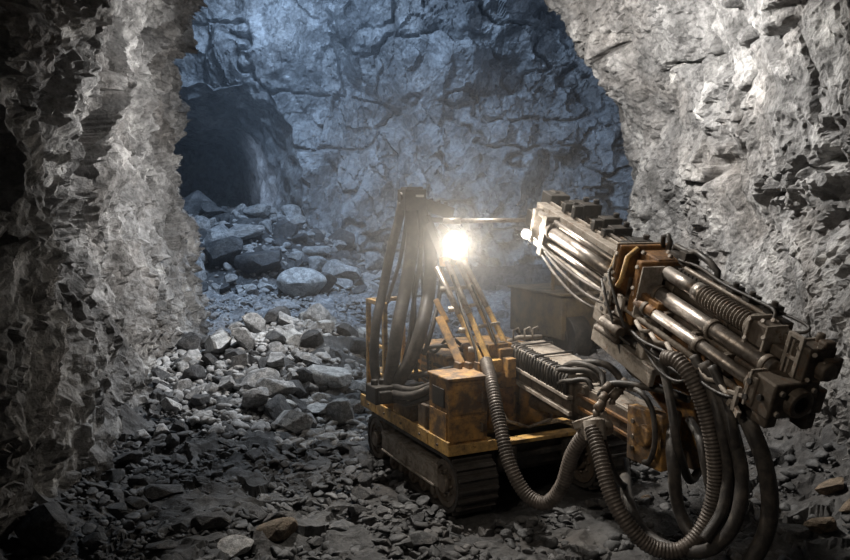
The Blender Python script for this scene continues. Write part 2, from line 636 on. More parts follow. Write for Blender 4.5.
def mouth(x, z, grow=0.0):
    """>0 inside the arch of the far drift"""
    cx, hw = (OX0 + OX1) / 2, (OX1 - OX0) / 2 + grow
    zt = OZ + grow
    u = np.abs((x - cx) / hw)
    top = zt * np.power(np.clip(1 - np.power(np.clip(u, 0, 1), 5.0), 0, 1), 0.40)
    return np.where((u < 1) & (z < top), 1.0, -1.0)


nx, nz = 520, 270
xs = np.linspace(-15, 12, nx)
zs = np.linspace(-0.6, 13.5, nz)
X, Z = np.meshgrid(xs, zs, indexing='ij')
Y = YB - 0.16 * np.maximum(Z - 6.2, 0) ** 2 - 0.035 * np.maximum(X - 1.5, 0) ** 2.3 - 0.02 * np.maximum(-X - 9, 0) ** 2.5
B = np.stack([X, Y, Z], 2).reshape(-1, 3)
Bs = B * np.array([1.15, 1, 0.8])
wob = 0.13 * fbm(B * 1.3, 3, 77)
bpat = sstep(-0.3, 0.35, fbm(B * 0.45, 3, 98))
db = (1.0 * fbm(B * 0.28, 3, 31) + 0.60 * facets(Bs, 2.6, 32) - 0.5 * facets(Bs, 1.1, 33) + (0.4 + 0.6 * bpat) * chips(Bs, 0.75, 34, 0.8, 0.3)
      + (0.3 + 0.5 * bpat) * chips(Bs, 0.28, 36, 0.7, 0.3) + 0.10 * fbm(B * 2.5, 5, 35, 0.65)
      - 0.5 * np.exp(-(fbm(B * np.array([0.3, 0.3, 0.55]), 4, 99) / 0.03) ** 2))
# ledge bulging over the mouth
db = db + 0.5 * np.exp(-((B[:, 2] - 7.4) / 0.7) ** 2) * sstep(-3, -5, B[:, 0])
BV = B.copy()
BV[:, 1] -= db
inside = mouth(B[:, 0] + wob, B[:, 2] + wob) > 0
o = grid_mesh('wall_back', BV, nx, nz, M['rock_back'], ~inside)
tag(o, kind='structure')
o['label'] = 'blue-lit craggy rock wall at the back of the chamber'

# ---- far drift, veering left
prof = []
hw = (OX1 - OX0) / 2 + 0.35
zt = OZ + 0.35
for u in np.linspace(-1, 1, 241):
    uu = math.copysign(1 - (1 - abs(u)) ** 2.2, u)
    prof.append((uu * hw, zt * max(0, 1 - abs(uu) ** 5.0) ** 0.40 - 0.3))
prof = np.array(prof)
rowsT = []
cx0 = (OX0 + OX1) / 2
for t in np.linspace(0, 11, 110):
    sh = 1 - 0.12 * sstep(0, 3, t) - 0.006 * t
    rowsT.append(np.c_[cx0 - 0.34 * t + prof[:, 0] * sh, np.full(len(prof), YB - 0.5 + t), prof[:, 1] * sh])
TG = np.array(rowsT)
tP = TG.reshape(-1, 3)
cc = np.stack([cx0 - 0.34 * (tP[:, 1] - YB + 0.5), tP[:, 1], np.full(len(tP), 2.5)], 1)
nn = cc - tP
nn /= np.linalg.norm(nn, axis=1)[:, None]
dt = 0.3 * fbm(tP * 0.4, 3, 41) + 0.4 * facets(tP, 0.9, 42) - 0.4 * facets(tP, 0.4, 43)
o = grid_mesh('wall_far_drift', tP + nn * (dt * 0.8)[:, None], len(rowsT), len(prof), M['rock_back'])
tag(o, kind='structure')
o['label'] = 'dark arched side walls of the drift leading off the chamber'
ex = np.linspace(-14.5, -4.5, 110)
ez = np.linspace(-0.5, 8, 90)
EX, EZ = np.meshgrid(ex, ez, indexing='ij')
E = np.stack([EX, np.full_like(EX, YB + 10), EZ], 2).reshape(-1, 3)
E[:, 1] -= 0.3 * fbm(E * 0.4, 3, 44) + 0.2 * facets(E, 1.0, 45) - 0.3 * facets(E, 0.4, 46)
o = grid_mesh('wall_far_end', E, 110, 90, M['rock_back'])
tag(o, kind='structure')
o['label'] = 'dark rock face closing the far drift'


# ---- floor
def hgt(x, y):
    """ground height without the fine grain (numpy)"""
    x, y = np.asarray(x, float), np.asarray(y, float)
    z = 0.6 * sstep(13.5, 19.5, y)
    # near muck pile between the left wall and the rig
    dx, dy = (x + 1.75) / 1.75, (y - 13.1) / 2.1
    z = z + 0.85 * np.exp(-(dx * dx + dy * dy) * 1.1)
    dx, dy = (x + 3.0) / 1.3, (y - 11.6) / 2.6
    z = z + 0.40 * np.exp(-(dx * dx + dy * dy))
    # far rubble slope below the drift mouth, dying out to the right
    z = z + 2.0 * sstep(20.6, 25.2, y) * (1 - 0.78 * sstep(-5.2, -1.0, x))
    # banks against the walls
    z = z + 0.35 * sstep(-2.9, -4.2, x) * (1 - sstep(14, 16, y)) + 0.55 * sstep(3.3, 4.7, x) * (1 - sstep(15, 17, y))
    return z


fx = np.r_[np.linspace(-15, -5, 60)[:-1], np.linspace(-5, 5, 400)[:-1], np.linspace(5, 12.5, 40)]
fy = np.r_[np.linspace(-5, 4.5, 24)[:-1], np.linspace(4.5, 16, 380)[:-1], np.linspace(16, 38, 160)]
FX, FY = np.meshgrid(fx, fy, indexing='ij')
Pfl = np.stack([FX, FY, np.zeros_like(FX)], 2).reshape(-1, 3)
zf = hgt(Pfl[:, 0], Pfl[:, 1])
rough = 0.35 + 0.65 * sstep(1.6, -0.6, Pfl[:, 0])
FLOOR_SHIFT = 0.0
def fine(P):
    return 0.12 * fbm(P * 0.6, 3, 61) + 0.5 * chips(P, 0.5, 64, 0.5, 0.05) - 0.30 * facets(P, 0.40, 62) - 0.40 * facets(P, 0.17, 63) + FLOOR_SHIFT
FLOOR_SHIFT = -float(fine(Pfl).mean()) - 0.01
df = fine(Pfl)
# compacted under and beside the tracks
flat = np.exp(-(((Pfl[:, 0] - 0.8) / 2.0) ** 2 + ((Pfl[:, 1] - 8.4) / 2.2) ** 2) * 1.2)
Pfl[:, 2] = zf + df * (1 - 0.8 * flat) - 0.04 * flat
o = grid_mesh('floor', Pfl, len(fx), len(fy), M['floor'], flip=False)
tag(o, kind='structure')
o['label'] = 'dark uneven muck floor of the tunnel'


def ground(x, y):
    p = np.array([[x, y, 0.0]])
    fl = math.exp(-(((x - 0.8) / 2.0) ** 2 + ((y - 8.4) / 2.2) ** 2) * 1.2)
    return float(hgt(x, y)) + float(fine(p)[0]) * (1 - 0.8 * fl) - 0.04 * fl


def gpt(x, y):
    """ground point under pixel x, y"""
    d = at(x, y, 10.0) - CAM
    lo, hi = 3.0, 34.0
    prev = lo
    for Yt in np.arange(3.0, 34.0, 0.1):
        p = CAM + d * (Yt / 10.0)
        if p.z <= float(hgt(p.x, p.y)):
            return p
    return CAM + d * 2.4


# ================================================================== STONES
def stone_arrays(seed, sub=3, cuts=14, rough=0.05, flatz=0.75, lo=0.52, hi=0.86):
    import bmesh
    rr = random.Random(seed)
    bm = bmesh.new()
    bmesh.ops.create_icosphere(bm, subdivisions=sub, radius=1.0)
    v = np.array([x.co[:] for x in bm.verts])
    f = [[q.index for q in x.verts] for x in bm.faces]
    bm.free()
    for _ in range(cuts):
        n = np.array([rr.gauss(0, 1) for _ in range(3)])
        n /= np.linalg.norm(n)
        d = rr.uniform(lo, hi)
        k = np.maximum(v @ n - d, 0)
        v = v - k[:, None] * n
    if rough:
        v = v * (1 + rough * fbm(v * 1.6 + seed * 3.1, 3, seed))[:, None]
    v = v * np.array([1.0, rr.uniform(0.65, 0.95), flatz * rr.uniform(0.75, 1.1)])
    return v, f


def stone_mesh(name, *a, **k):
    v, f = stone_arrays(*a, **k)
    me = bpy.data.meshes.new(name)
    me.from_pydata(v.tolist(), [], f)
    me.update()
    return me


KINDS = {}
for mat in ('pile_stone', 'pale_stone', 'dark_stone', 'brown_stone', 'floor_stone'):
    lst = []
    for k in range(6):
        me = stone_mesh('stone_%s_%d' % (mat, k), 100 + k + len(mat) * 7, 3, 13, 0.02, 0.75, 0.36, 0.74)
        me.materials.append(M[mat])
        lst.append(me)
    KINDS[mat] = lst
BOULD = {}
for mat in ('pile_stone', 'pale_stone', 'dark_stone', 'brown_stone'):
    lst = []
    for k in range(5):
        me = stone_mesh('boulder_%s_%d' % (mat, k), 300 + k + len(mat) * 5, 4, 11, 0.035, 0.8, 0.42, 0.78)
        me.materials.append(M[mat])
        lst.append(me)
    BOULD[mat] = lst

placed = []
ROUND = stone_mesh('boulder_round', 777, 4, 9, 0.05, 0.85, 0.72, 0.93)
ROUND.materials.append(M['pale_stone'])
BOULD['round'] = [ROUND]


def put(me, name, x, y, z, sx, sy, sz, rz, label, cat, group=None, tilt=0.25):
    o = bpy.data.objects.new(name, me)
    COL.objects.link(o)
    o.location = (x, y, z)
    o.scale = (sx, sy, sz)
    o.rotation_euler = (R.uniform(-tilt, tilt), R.uniform(-tilt, tilt), rz)
    tag(o, label, cat, group)
    placed.append((x, y, max(sx, sy)))
    return o


# boulders one can point to: pixel of the centre of the foot, width in pixels, height ratio, material, mesh, label
BIG = [
    (300, 299, 50, 0.82, 'round', 0, 'pale rounded boulder at the front foot of the far rubble slope'),
    (341, 288, 42, 0.85, 'pile_stone', 1, 'grey angular boulder just right of the pale rounded boulder'),
    (262, 282, 66, 0.62, 'dark_stone', 2, 'large dark wedge of rock left of the pale rounded boulder'),
    (215, 278, 58, 0.75, 'dark_stone', 3, 'large dark block against the left wall edge in the far rubble'),
    (240, 246, 58, 0.36, 'pile_stone', 4, 'broad flat grey slab lying on top of the dark rubble blocks'),
    (257, 222, 34, 0.65, 'pile_stone', 0, 'rounded boulder at the sill of the dark drift mouth'),
    (213, 222, 30, 0.7, 'dark_stone', 1, 'dark block on the rubble crest in front of the dark drift'),
    (342, 250, 44, 0.7, 'dark_stone', 4, 'dark blocky rock at the foot of the blue back wall'),
    (366, 243, 30, 0.9, 'dark_stone', 0, 'upright dark boulder leaning on the blue wall left of the hose mast'),
    (290, 233, 30, 0.75, 'pile_stone', 3, 'grey block right of the dark drift mouth'),
    (246, 295, 20, 0.7, 'pale_stone', 3, 'small pale cobble left of the pale rounded boulder'),
    (265, 293, 18, 0.8, 'pale_stone', 1, 'small pale cobble touching the pale rounded boulder'),
    (318, 262, 34, 0.6, 'pile_stone', 2, 'tilted grey slab above the angular boulder in the far rubble'),
    (275, 410, 46, 0.85, 'pile_stone', 1, 'large angular grey block high on the near muck pile'),
    (292, 440, 42, 0.85, 'pale_stone', 4, 'pale wedge shaped block at the front of the near muck pile'),
    (332, 398, 56, 0.62, 'pale_stone', 2, 'broad pale block at the right end of the near muck pile'),
    (320, 420, 38, 0.42, 'pale_stone', 0, 'flat pale slab below the broad pale block'),
    (170, 418, 22, 1.1, 'pale_stone', 1, 'upright pale oval stone left of the near muck pile'),
    (202, 414, 26, 0.9, 'dark_stone', 2, 'dark upright stone beside the pale oval stone'),
    (322, 448, 30, 0.5, 'pile_stone', 3, 'flat grey stone in front of the pile nearest the crawler track'),
    (352, 418, 26, 0.9, 'pile_stone', 4, 'grey stone standing next to the rear of the crawler track'),
    (161, 505, 44, 0.6, 'dark_stone', 1, 'dark pointed rock on the floor before the left wall'),
    (278, 548, 52, 0.72, 'brown_stone', 2, 'brown angular rock at the bottom edge of the floor'),
    (203, 540, 52, 0.55, 'dark_stone', 3, 'dark slab on the floor left of the brown rock'),
    (236, 558, 44, 0.4, 'pile_stone', 0, 'flat grey stone between the dark slab and the brown rock'),
    (36, 556, 86, 0.75, 'dark_stone', 4, 'big dark boulder in the bottom corner by the left wall'),
    (160, 558, 40, 0.5, 'floor_stone', 1, 'low grey stone at the bottom edge right of the corner boulder'),
    (128, 470, 34, 0.6, 'dark_stone', 0, 'dark stone at the foot of the left wall'),
    (800, 545, 40, 0.6, 'dark_stone', 2, 'dark stone on the floor beside the hanging black hose'),
    (838, 505, 40, 0.7, 'brown_stone', 3, 'brownish stone at the foot of the right wall'),
    (778, 466, 36, 0.6, 'dark_stone', 1, 'dark stone under the drill end by the right wall'),
]
for (px, py, w, hr, mat, k, lab) in BIG:
    p = gpt(px, py)
    s = w / FPX * p.y / 2
    me = (BOULD.get(mat) or KINDS[mat])[k]
    z = float(hgt(p.x, p.y))
    o = put(me, 'boulder' if w > 30 else 'stone', p.x, p.y + s * 0.6, 0, s * 1.05, s * 1.0, s * hr * 1.15, R.uniform(-0.5, 0.5), lab,
            'boulder' if w > 30 else 'stone', tilt=0.18)
    o.location.z = float(hgt(p.x, p.y + s * 0.4)) + s * hr * 0.72


_pb = gpt(300, 302)
placed.append((_pb.x, _pb.y - 0.4, 1.1))


def free(x, y, s, k=0.75):
    return all((x - a) ** 2 + (y - b) ** 2 > (k * (s + c)) ** 2 for a, b, c in placed)


def inside_tunnel(x, y):
    """clear of the side walls (near tunnel only)"""
    if y > 16.2: return True
    k = min(max((y - 6.5) / 9.0, 0), 1)
    return -3.45 - 0.65 * k < x < 4.35 - 0.6 * k


def scatter(n, fn, smin, smax, mats, label, cat, group, name, k=0.62, lift=0.35, flat=1.0):
    c = t = 0
    while c < n and t < n * 40:
        t += 1
        x, y = fn()
        s = smin + (smax - smin) * R.random() ** 2.2
        if not free(x, y, s, k) or not inside_tunnel(x - 0.1, y): continue
        me = R.choice(KINDS[R.choice(mats)])
        o = put(me, name, x, y, float(hgt(x, y)) + s * lift, s, s, s * flat, R.uniform(0, 2 * PI), label, cat, group, tilt=0.5)
        c += 1


def ell(cx, cy, rx, ry):
    def g():
        while True:
            a, b = R.uniform(-1, 1), R.uniform(-1, 1)
            if a * a + b * b < 1: return cx + a * rx, cy + b * ry
    return g


def rect(x0, x1, y0, y1):
    return lambda: (R.uniform(x0, x1), R.uniform(y0, y1))


scatter(26, ell(-1.7, 12.5, 1.5, 1.7), 0.2, 0.36, ('pile_stone', 'pale_stone', 'pile_stone', 'dark_stone'),
        'knee high grey block resting on the near muck pile beside the rig', 'boulder',
        'large blocks of the near muck pile', 'boulder', 0.5, 0.5)
scatter(145, ell(-1.85, 12.2, 1.75, 2.3), 0.08, 0.30, ('pile_stone', 'pile_stone', 'pale_stone', 'dark_stone'),
        'fist to bucket sized broken grey stone in the near muck pile beside the rig', 'stone',
        'loose stones of the near muck pile', 'stone', 0.5, 0.45)
scatter(34, ell(-3.2, 11.5, 0.9, 2.6), 0.07, 0.2, ('dark_stone', 'pile_stone', 'dark_stone'),
        'small dark broken stone between the left wall and the near muck pile', 'stone',
        'dark stones along the foot of the left wall', 'stone', 0.55, 0.4)
scatter(110, rect(-3.2, 0.1, 5.4, 9.8), 0.06, 0.20, ('dark_stone', 'floor_stone', 'floor_stone'),
        'small dark stone lying on the muck floor before the near pile', 'stone',
        'stones strewn over the near floor', 'stone', 0.6, 0.3, 0.8)
scatter(100, rect(-7.6, -0.2, 20.6, 25.4), 0.2, 0.75, ('pile_stone', 'dark_stone', 'pile_stone', 'dark_stone'),
        'blue-grey broken rock in the far rubble slope below the back wall', 'rock',
        'broken rocks of the far rubble slope', 'rock', 0.52, 0.42)
scatter(18, rect(2.2, 4.1, 6.2, 9.6), 0.06, 0.18, ('dark_stone', 'brown_stone', 'floor_stone'),
        'small brownish stone on the floor between rig and right wall', 'stone',
        'stones along the foot of the right wall', 'stone', 0.6, 0.3)


# the countless rest: gravel as one object each
def gravel(name, n, fn, smin, smax, mat, label, seed, keep=lambda x, y: True):
    protos = [stone_arrays(seed + k, 2, 10, 0.0, 0.6, 0.36, 0.72) for k in range(5)]
    rs = np.random.RandomState(seed)
    VS, FS, k = [], [], 0
    for i in range(n):
        x, y = fn()
        if not keep(x, y) or not inside_tunnel(x, y): continue
        s = smin + (smax - smin) * rs.rand() ** 2.5
        v, f = protos[i % 5]
        a, b = rs.rand() * 6.28, rs.uniform(-0.6, 0.6)
        ca, sa, cb, sb = math.cos(a), math.sin(a), math.cos(b), math.sin(b)
        Rm = np.array([[ca, -sa, 0], [sa, ca, 0], [0, 0, 1]]) @ np.array([[1, 0, 0], [0, cb, -sb], [0, sb, cb]])
        VS.append((v * s) @ Rm.T + np.array([x, y, ground_fast(x, y) + s * 0.3]))
        FS.append(np.array(f) + k)
        k += len(v)
    Vv, Ff = np.concatenate(VS), np.concatenate(FS)
    me = bpy.data.meshes.new(name)
    me.vertices.add(len(Vv))
    me.vertices.foreach_set('co', Vv.astype(np.float32).ravel())
    me.loops.add(len(Ff) * 3)
    me.loops.foreach_set('vertex_index', Ff.astype(np.int32).ravel())
    me.polygons.add(len(Ff))
    me.polygons.foreach_set('loop_start', np.arange(0, len(Ff) * 3, 3, dtype=np.int32))
    me.update(calc_edges=True)
    o = link(name, me, mat)
    tag(o, label, 'gravel', kind='stuff')
    return o


def ground_fast(x, y):
    return float(hgt(x, y))


RIGSAFE = lambda x, y: not (-0.9 < (x - 0.25) * 0.899 + (y - 7.58) * 0.438 < 2.4 and -0.3 < -(x - 0.25) * 0.438 + (y - 7.58) * 0.899 < 2.4) or \
    not (-0.05 < (x - 0.25) * 0.899 + (y - 7.58) * 0.438 < 2.1)
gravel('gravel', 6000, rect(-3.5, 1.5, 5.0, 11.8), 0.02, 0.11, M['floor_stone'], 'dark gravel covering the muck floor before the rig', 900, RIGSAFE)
gravel('pile_rubble', 3000, ell(-1.85, 12.1, 2.0, 2.7), 0.04, 0.15, M['pile_stone'], 'fine grey rubble filling the near muck pile', 920, RIGSAFE)
gravel('chamber_gravel', 2200, rect(-6.5, 1.0, 15.0, 21.5), 0.03, 0.13, M['pile_stone'], 'scattered pale gravel on the chamber floor', 940)
gravel('slope_rubble', 900, rect(-8.2, 0.5, 20.6, 25.6), 0.06, 0.25, M['pile_stone'], 'fine blue-grey rubble between the rocks of the far slope', 960)
gravel('wall_gravel', 1600, rect(1.6, 4.5, 4.8, 11.5), 0.02, 0.11, M['floor_stone'], 'dark brown gravel between the rig and the right wall', 980, RIGSAFE)

# ================================================================== THE DRILL RIG
A26 = math.radians(26)
Rr = Vector((math.cos(A26), math.sin(A26), 0))
Bk = Vector((-math.sin(A26), math.cos(A26), 0))
P0 = Vector((0.25, 7.58, 0))
RF = Fr(P0, Rr, Bk, (0, 0, 1))
rig = empty('drill_rig', RF.p(1.0, 1.0, 0), A26)
tag(rig, 'worn yellow tracked drill rig with black hose mast, shining lamp and long drill feed', 'drill rig')

# ---- tracks
TW, TL, TH = 0.44, 2.26, 0.58
TF = Fr(P0 - Bk * 0.14, Rr, Bk, (0, 0, 1))


def make_track(a0):
    r = TH / 2
    path = []
    n = 14
    for k in range(n + 1):
        t = -PI / 2 - PI * k / n
        path.append((r + r * math.cos(t), r + r * math.sin(t)))          # front end (b = 0)
    path2 = []
    for k in range(n + 1):
        t = PI / 2 - PI * k / n
        path2.append((TL - r + r * math.cos(t), r + r * math.sin(t)))
    loop = path + path2
    # arc length sampling
    pts = [Vector((p[0], p[1], 0)) for p in loop + [loop[0]]]
    ev = even(pts, 0.1005)
    mb = MB(TF)
    m = len(ev)
    for i in range(m):
        p, q = ev[i], ev[(i + 1) % m]
        d = (q - p)
        if d.length < 0.02: continue
        d.normalize()
        nrm = Vector((d.y, -d.x, 0))
        cen_ = (p + q) / 2
        if (cen_ - Vector((TL / 2, r, 0))).dot(nrm) < 0: nrm = -nrm
        L = (q - p).length * 0.47
        def corner(along, out, a):
            w = cen_ + d * along + nrm * out
            return (a, w.x, max(w.y, 0.0))
        mb.hexa([corner(-L, -0.045, a0), corner(L, -0.045, a0), corner(L, -0.045, a0 + TW), corner(-L, -0.045, a0 + TW)],
                [corner(-L, -0.005, a0), corner(L, -0.005, a0), corner(L, -0.005, a0 + TW), corner(-L, -0.005, a0 + TW)])
        mb.hexa([corner(-L * 0.35, -0.005, a0 + 0.01), corner(L * 0.35, -0.005, a0 + 0.01), corner(L * 0.35, -0.005, a0 + TW - 0.01), corner(-L * 0.35, -0.005, a0 + TW - 0.01)],
                [corner(-L * 0.2, 0.03, a0 + 0.01), corner(L * 0.2, 0.03, a0 + 0.01), corner(L * 0.2, 0.03, a0 + TW - 0.01), corner(-L * 0.2, 0.03, a0 + TW - 0.01)])
    tr = mb.build('crawler_track', M['track'], rig)
    fr = MB(TF)
    fr.box(a0 + 0.0, a0 + 0.05, 0.44, TL - 0.44, 0.20, 0.43)
    fr.box(a0 - 0.025, a0 + 0.0, 0.48, TL - 0.48, 0.395, 0.425)
    fr.box(a0 - 0.025, a0 + 0.0, 0.48, TL - 0.48, 0.20, 0.225)
    fr.box(a0 + 0.05, a0 + TW - 0.05, 0.40, TL - 0.40, 0.16, 0.40)
    for b in (0.75, 1.05, 1.35):
        fr.cyl((a0 - 0.02, b, 0.31), (a0 + 0.02, b, 0.31), 0.03, 10)
    fr.build('track_frame', M['dusty'], tr, 0.006)
    for nm, b in (('drive_sprocket', r), ('idler_wheel', TL - r)):
        w = MB(TF)
        w.cyl((a0 + 0.03, b, r), (a0 + TW - 0.03, b, r), r - 0.055, 22)
        w.ring((a0 + 0.005, b, r), (a0 + 0.04, b, r), r - 0.06, r - 0.11, 22)
        w.cyl((a0 - 0.03, b, r), (a0 + 0.05, b, r), 0.085, 16)
        for k in range(8):
            t = 2 * PI * k / 8
            w.cyl((a0 + 0.0, b + 0.12 * math.cos(t), r + 0.12 * math.sin(t)), (a0 + 0.04, b + 0.12 * math.cos(t), r + 0.12 * math.sin(t)), 0.016, 6)
        w.build(nm, M['iron'], tr, 0.0)
    for b in (0.55, 0.8, 1.05, 1.3, 1.55):
        w = MB(TF)
        w.cyl((a0 + 0.02, b, 0.135), (a0 + TW - 0.02, b, 0.135), 0.085, 16)
        w.cyl((a0 - 0.005, b, 0.135), (a0 + 0.03, b, 0.135), 0.04, 10)
        w.build('track_roller', M['iron'], tr)
    return tr


make_track(0.0)
make_track(1.6)

# ---- chassis and deck
c = MB(RF)
c.box(0.46, 1.58, 0.35, 2.0, 0.22, 0.62)
c.box(0.52, 1.52, 0.12, 0.36, 0.34, 0.66)
c.box(0.55, 0.72, -0.02, 0.14, 0.40, 0.60)
c.box(1.3, 1.48, -0.02, 0.14, 0.40, 0.60)
c.box(0.62, 1.42, 0.04, 0.10, 0.46, 0.52)
c.build('chassis', M['black'], rig, 0.015)
d = MB(RF)
d.box(-0.03, 2.05, 0.0, 2.2, 0.62, 0.66)
d.box(-0.045, -0.02, -0.01, 2.21, 0.60, 0.735)          # side skirt
d.box(2.04, 2.07, -0.01, 2.21, 0.60, 0.735)
d.box(-0.045, 0.50, -0.02, 0.01, 0.60, 0.70)
d.box(1.5, 2.07, -0.02, 0.01, 0.60, 0.70)
for b in (0.42, 0.85, 1.3, 1.75):
    d.box(-0.052, -0.04, b, b + 0.025, 0.605, 0.73)
dk = d.build('deck', M['yellow_clean'], rig, 0.008)
bo = MB(RF)
for b in (0.2, 0.6, 1.05, 1.5, 1.95):
    bo.cyl((-0.06, b, 0.665), (-0.04, b, 0.665), 0.014, 8)
bo.build('deck_bolt', M['iron'], dk)

# ---- control box on the front corner
cb = MB(RF)
cb.box(-0.02, 0.40, 0.02, 0.44, 0.66, 1.30)
cb.box(-0.035, 0.415, 0.005, 0.455, 1.30, 1.335)
cb.box(-0.03, 0.41, 0.01, 0.03, 0.66, 0.70)
box = cb.build('control_box', M['yellow'], rig, 0.01)
h = MB(RF)
h.box(-0.035, -0.018, 0.10, 0.34, 1.04, 1.22)
h.build('gauge_window', M['black'], box, 0.004, 'dark gauge window')
h = MB(RF)
h.box(0.03, 0.36, 0.008, 0.022, 0.98, 1.26)
h.build('hatch', M['yellow'], box, 0.004)
h = MB(RF)
h.box(0.03, 0.36, 0.008, 0.022, 0.72, 0.95)
h.build('hatch', M['yellow'], box, 0.004)
h = MB(RF)
h.box(-0.034, -0.018, 0.05, 0.40, 0.72, 1.00)
h.build('side_hatch', M['yellow'], box, 0.004)
for a in (0.32,):
    for z in (1.12, 0.84):
        h = MB(RF)
        h.tube([(a, 0.008, z - 0.04), (a, -0.02, z - 0.035), (a, -0.02, z + 0.035), (a, 0.008, z + 0.04)], 0.008, 6)
        h.build('handle', M['iron'], box)

# ---- fascia plates under the boom
f = MB(RF)
f.box(0.44, 0.94, 0.36, 0.40, 0.68, 1.26)
f.box(0.98, 1.36, 0.34, 0.38, 0.70, 1.22)
f.box(1.40, 1.62, 0.38, 0.42, 0.70, 1.16)
f.box(0.60, 0.64, 0.34, 0.37, 0.70, 1.24)
fa = f.build('fascia_panel', M['yellow'], rig, 0.008)
f = MB(RF)
f.box(0.70, 0.90, 0.345, 0.365, 0.80, 1.10)
f.build('hatch', M['rusty'], fa, 0.004)
f = MB(RF)
f.tube([(0.72, 0.335, 0.92), (0.78, 0.27, 0.78), (1.0, 0.22, 0.70), (1.3, 0.26, 0.74), (1.38, 0.33, 0.95)], 0.018, 8)
f.build('grab_rail', M['dusty'], fa)

# ---- engine housing at the rear, posts and low hydraulic blocks in between
e = MB(RF)
e.box(0.55, 1.75, 1.15, 2.12, 0.66, 1.28)
e.box(0.50, 1.80, 1.10, 2.16, 1.28, 1.32)
en = e.build('engine_housing', M['yellow'], rig, 0.02)
for k in range(3):
    g = MB(RF)
    for j in range(6):
        g.box(0.535, 0.552, 1.24 + 0.3 * k, 1.46 + 0.3 * k, 0.78 + 0.075 * j, 0.81 + 0.075 * j)
    g.build('vent_louver', M['black'], en)
e = MB(RF)
e.box(0.05, 0.5, 1.72, 2.10, 0.66, 1.02)
e.box(0.03, 0.52, 1.70, 2.12, 1.02, 1.05)
e.build('tool_locker', M['yellow_clean'], rig, 0.01)
e = MB(RF)
for (a, b) in ((0.02, 2.14), (0.02, 1.66), (0.46, 2.14)):
    e.box(a, a + 0.05, b, b + 0.05, 0.66, 1.86)
e.bar((0.045, 2.165, 1.84), (0.045, 1.685, 1.84), 0.05, 0.05)
e.bar((0.045, 2.165, 1.84), (0.485, 2.165, 1.84), 0.05, 0.05)
e.bar((0.045, 2.165, 1.35), (0.045, 1.685, 1.35), 0.035, 0.035)
e.build('guard_frame', M['yellow_clean'], rig, 0.006)
e = MB(RF)
e.box(0.1, 0.46, 0.6, 0.95, 0.66, 0.90)
e.box(0.14, 0.40, 0.66, 0.90, 0.90, 1.06)
e.box(0.06, 0.5, 1.05, 1.5, 0.66, 0.82)
e.cyl((0.26, 0.98, 0.92), (0.26, 1.5, 0.92), 0.10, 16)
e.cyl((0.5, 0.55, 1.0), (0.5, 1.1, 1.0), 0.09, 16)
for k in range(6):
    e.cyl((0.13 + 0.05 * k, 0.62, 1.06), (0.13 + 0.05 * k, 0.62, 1.16), 0.014, 8)
e.build('hydraulic_block', M['iron'], rig, 0.01)
e = MB(RF)
e.cyl((0.64, 0.72, 0.66), (0.64, 0.72, 1.46), 0.12, 18)
e.cyl((0.64, 0.72, 1.46), (0.64, 0.72, 1.50), 0.14, 18)
e.box(0.80, 1.40, 0.45, 1.0, 0.66, 1.18)
e.build('slew_turret', M['yellow'], rig, 0.012)

# ---- hose mast at the rear left: black post, crosshead, big hoses hanging in tight loops
def rp(x, y, Y):
    """rig point seen at a pixel of the photograph, at distance Y"""
    return at(x, y, Y)


YM = 9.15
mp = rp(417, 380, YM)
m = MB()
top = rp(411, 192, YM)
m.bar((mp.x, mp.y, 0.66), (top.x, top.y, top.z), 0.05, 0.05, (0, 1, 0), False)
m.bar((mp.x + 0.16, mp.y + 0.1, 0.66), (top.x + 0.06, top.y + 0.06, top.z - 0.12), 0.03, 0.03, (0, 1, 0), False)
mast = m.build('hose_mast', M['black'], rig, 0.008)
m = MB(Fr(top, Rr, Bk, (0, 0, 1)))
m.box(-0.12, 0.13, -0.12, 0.10, -0.20, 0.03)
m.box(-0.09, 0.10, -0.10, 0.08, 0.03, 0.055)
m.cyl((-0.14, 0, -0.05), (0.16, 0, -0.05), 0.05, 14)
m.bar((0.1, 0.0, -0.12), (0.52, 0.02, -0.24), 0.09, 0.13)
m.bar((0.1, 0.0, -0.30), (0.48, 0.02, -0.32), 0.05, 0.06)
for k in range(4):
    m.cyl((0.16 + 0.09 * k, 0, -0.16), (0.16 + 0.09 * k, 0, -0.05 - 0.02 * k), 0.022, 8)
m.build('crosshead', M['black'], mast, 0.006)
m = MB(Fr(top, Rr, Bk, (0, 0, 1)))
m.box(0.0, 0.10, -0.128, -0.118, -0.055, -0.03)
m.build('name_plate', M['tag'], mast, 0.002, 'small pale plate')

for nm, pts, r in (
    ('hose', [(402, 203, 9.15), (398, 223, 9.15), (391, 250, 9.1), (383, 290, 9.05), (376, 325, 8.9), (374, 360, 8.85), (378, 383, 8.8), (388, 392, 8.7)], 0.052),
    ('hose', [(410, 203, 9.1), (412, 244, 9.05), (405, 290, 8.95), (398, 326, 8.75), (391, 372, 8.7), (386, 390, 8.7)], 0.072),
    ('hose', [(420, 208, 9.15), (430, 250, 9.15), (429, 290, 9.0), (422, 326, 8.7), (413, 354, 8.65), (404, 372, 8.65), (394, 388, 8.7)], 0.074),
    ('hose', [(419, 208, 9.1), (421, 250, 9.1), (414, 300, 9.1), (410, 335, 9.1), (404, 362, 9.0)], 0.025),
    ('hose', [(408, 208, 9.2), (400, 260, 9.2), (385, 310, 9.2), (384, 340, 9.15), (388, 362, 9.1), (397, 372, 9.0)], 0.022),
    ('hose', [(428, 215, 9.1), (441, 250, 9.1), (440, 290, 8.95), (433, 325, 8.7), (424, 355, 8.65)], 0.025),
):
    hose(nm, [rp(*p) for p in pts], r, M['rubber'], rig)
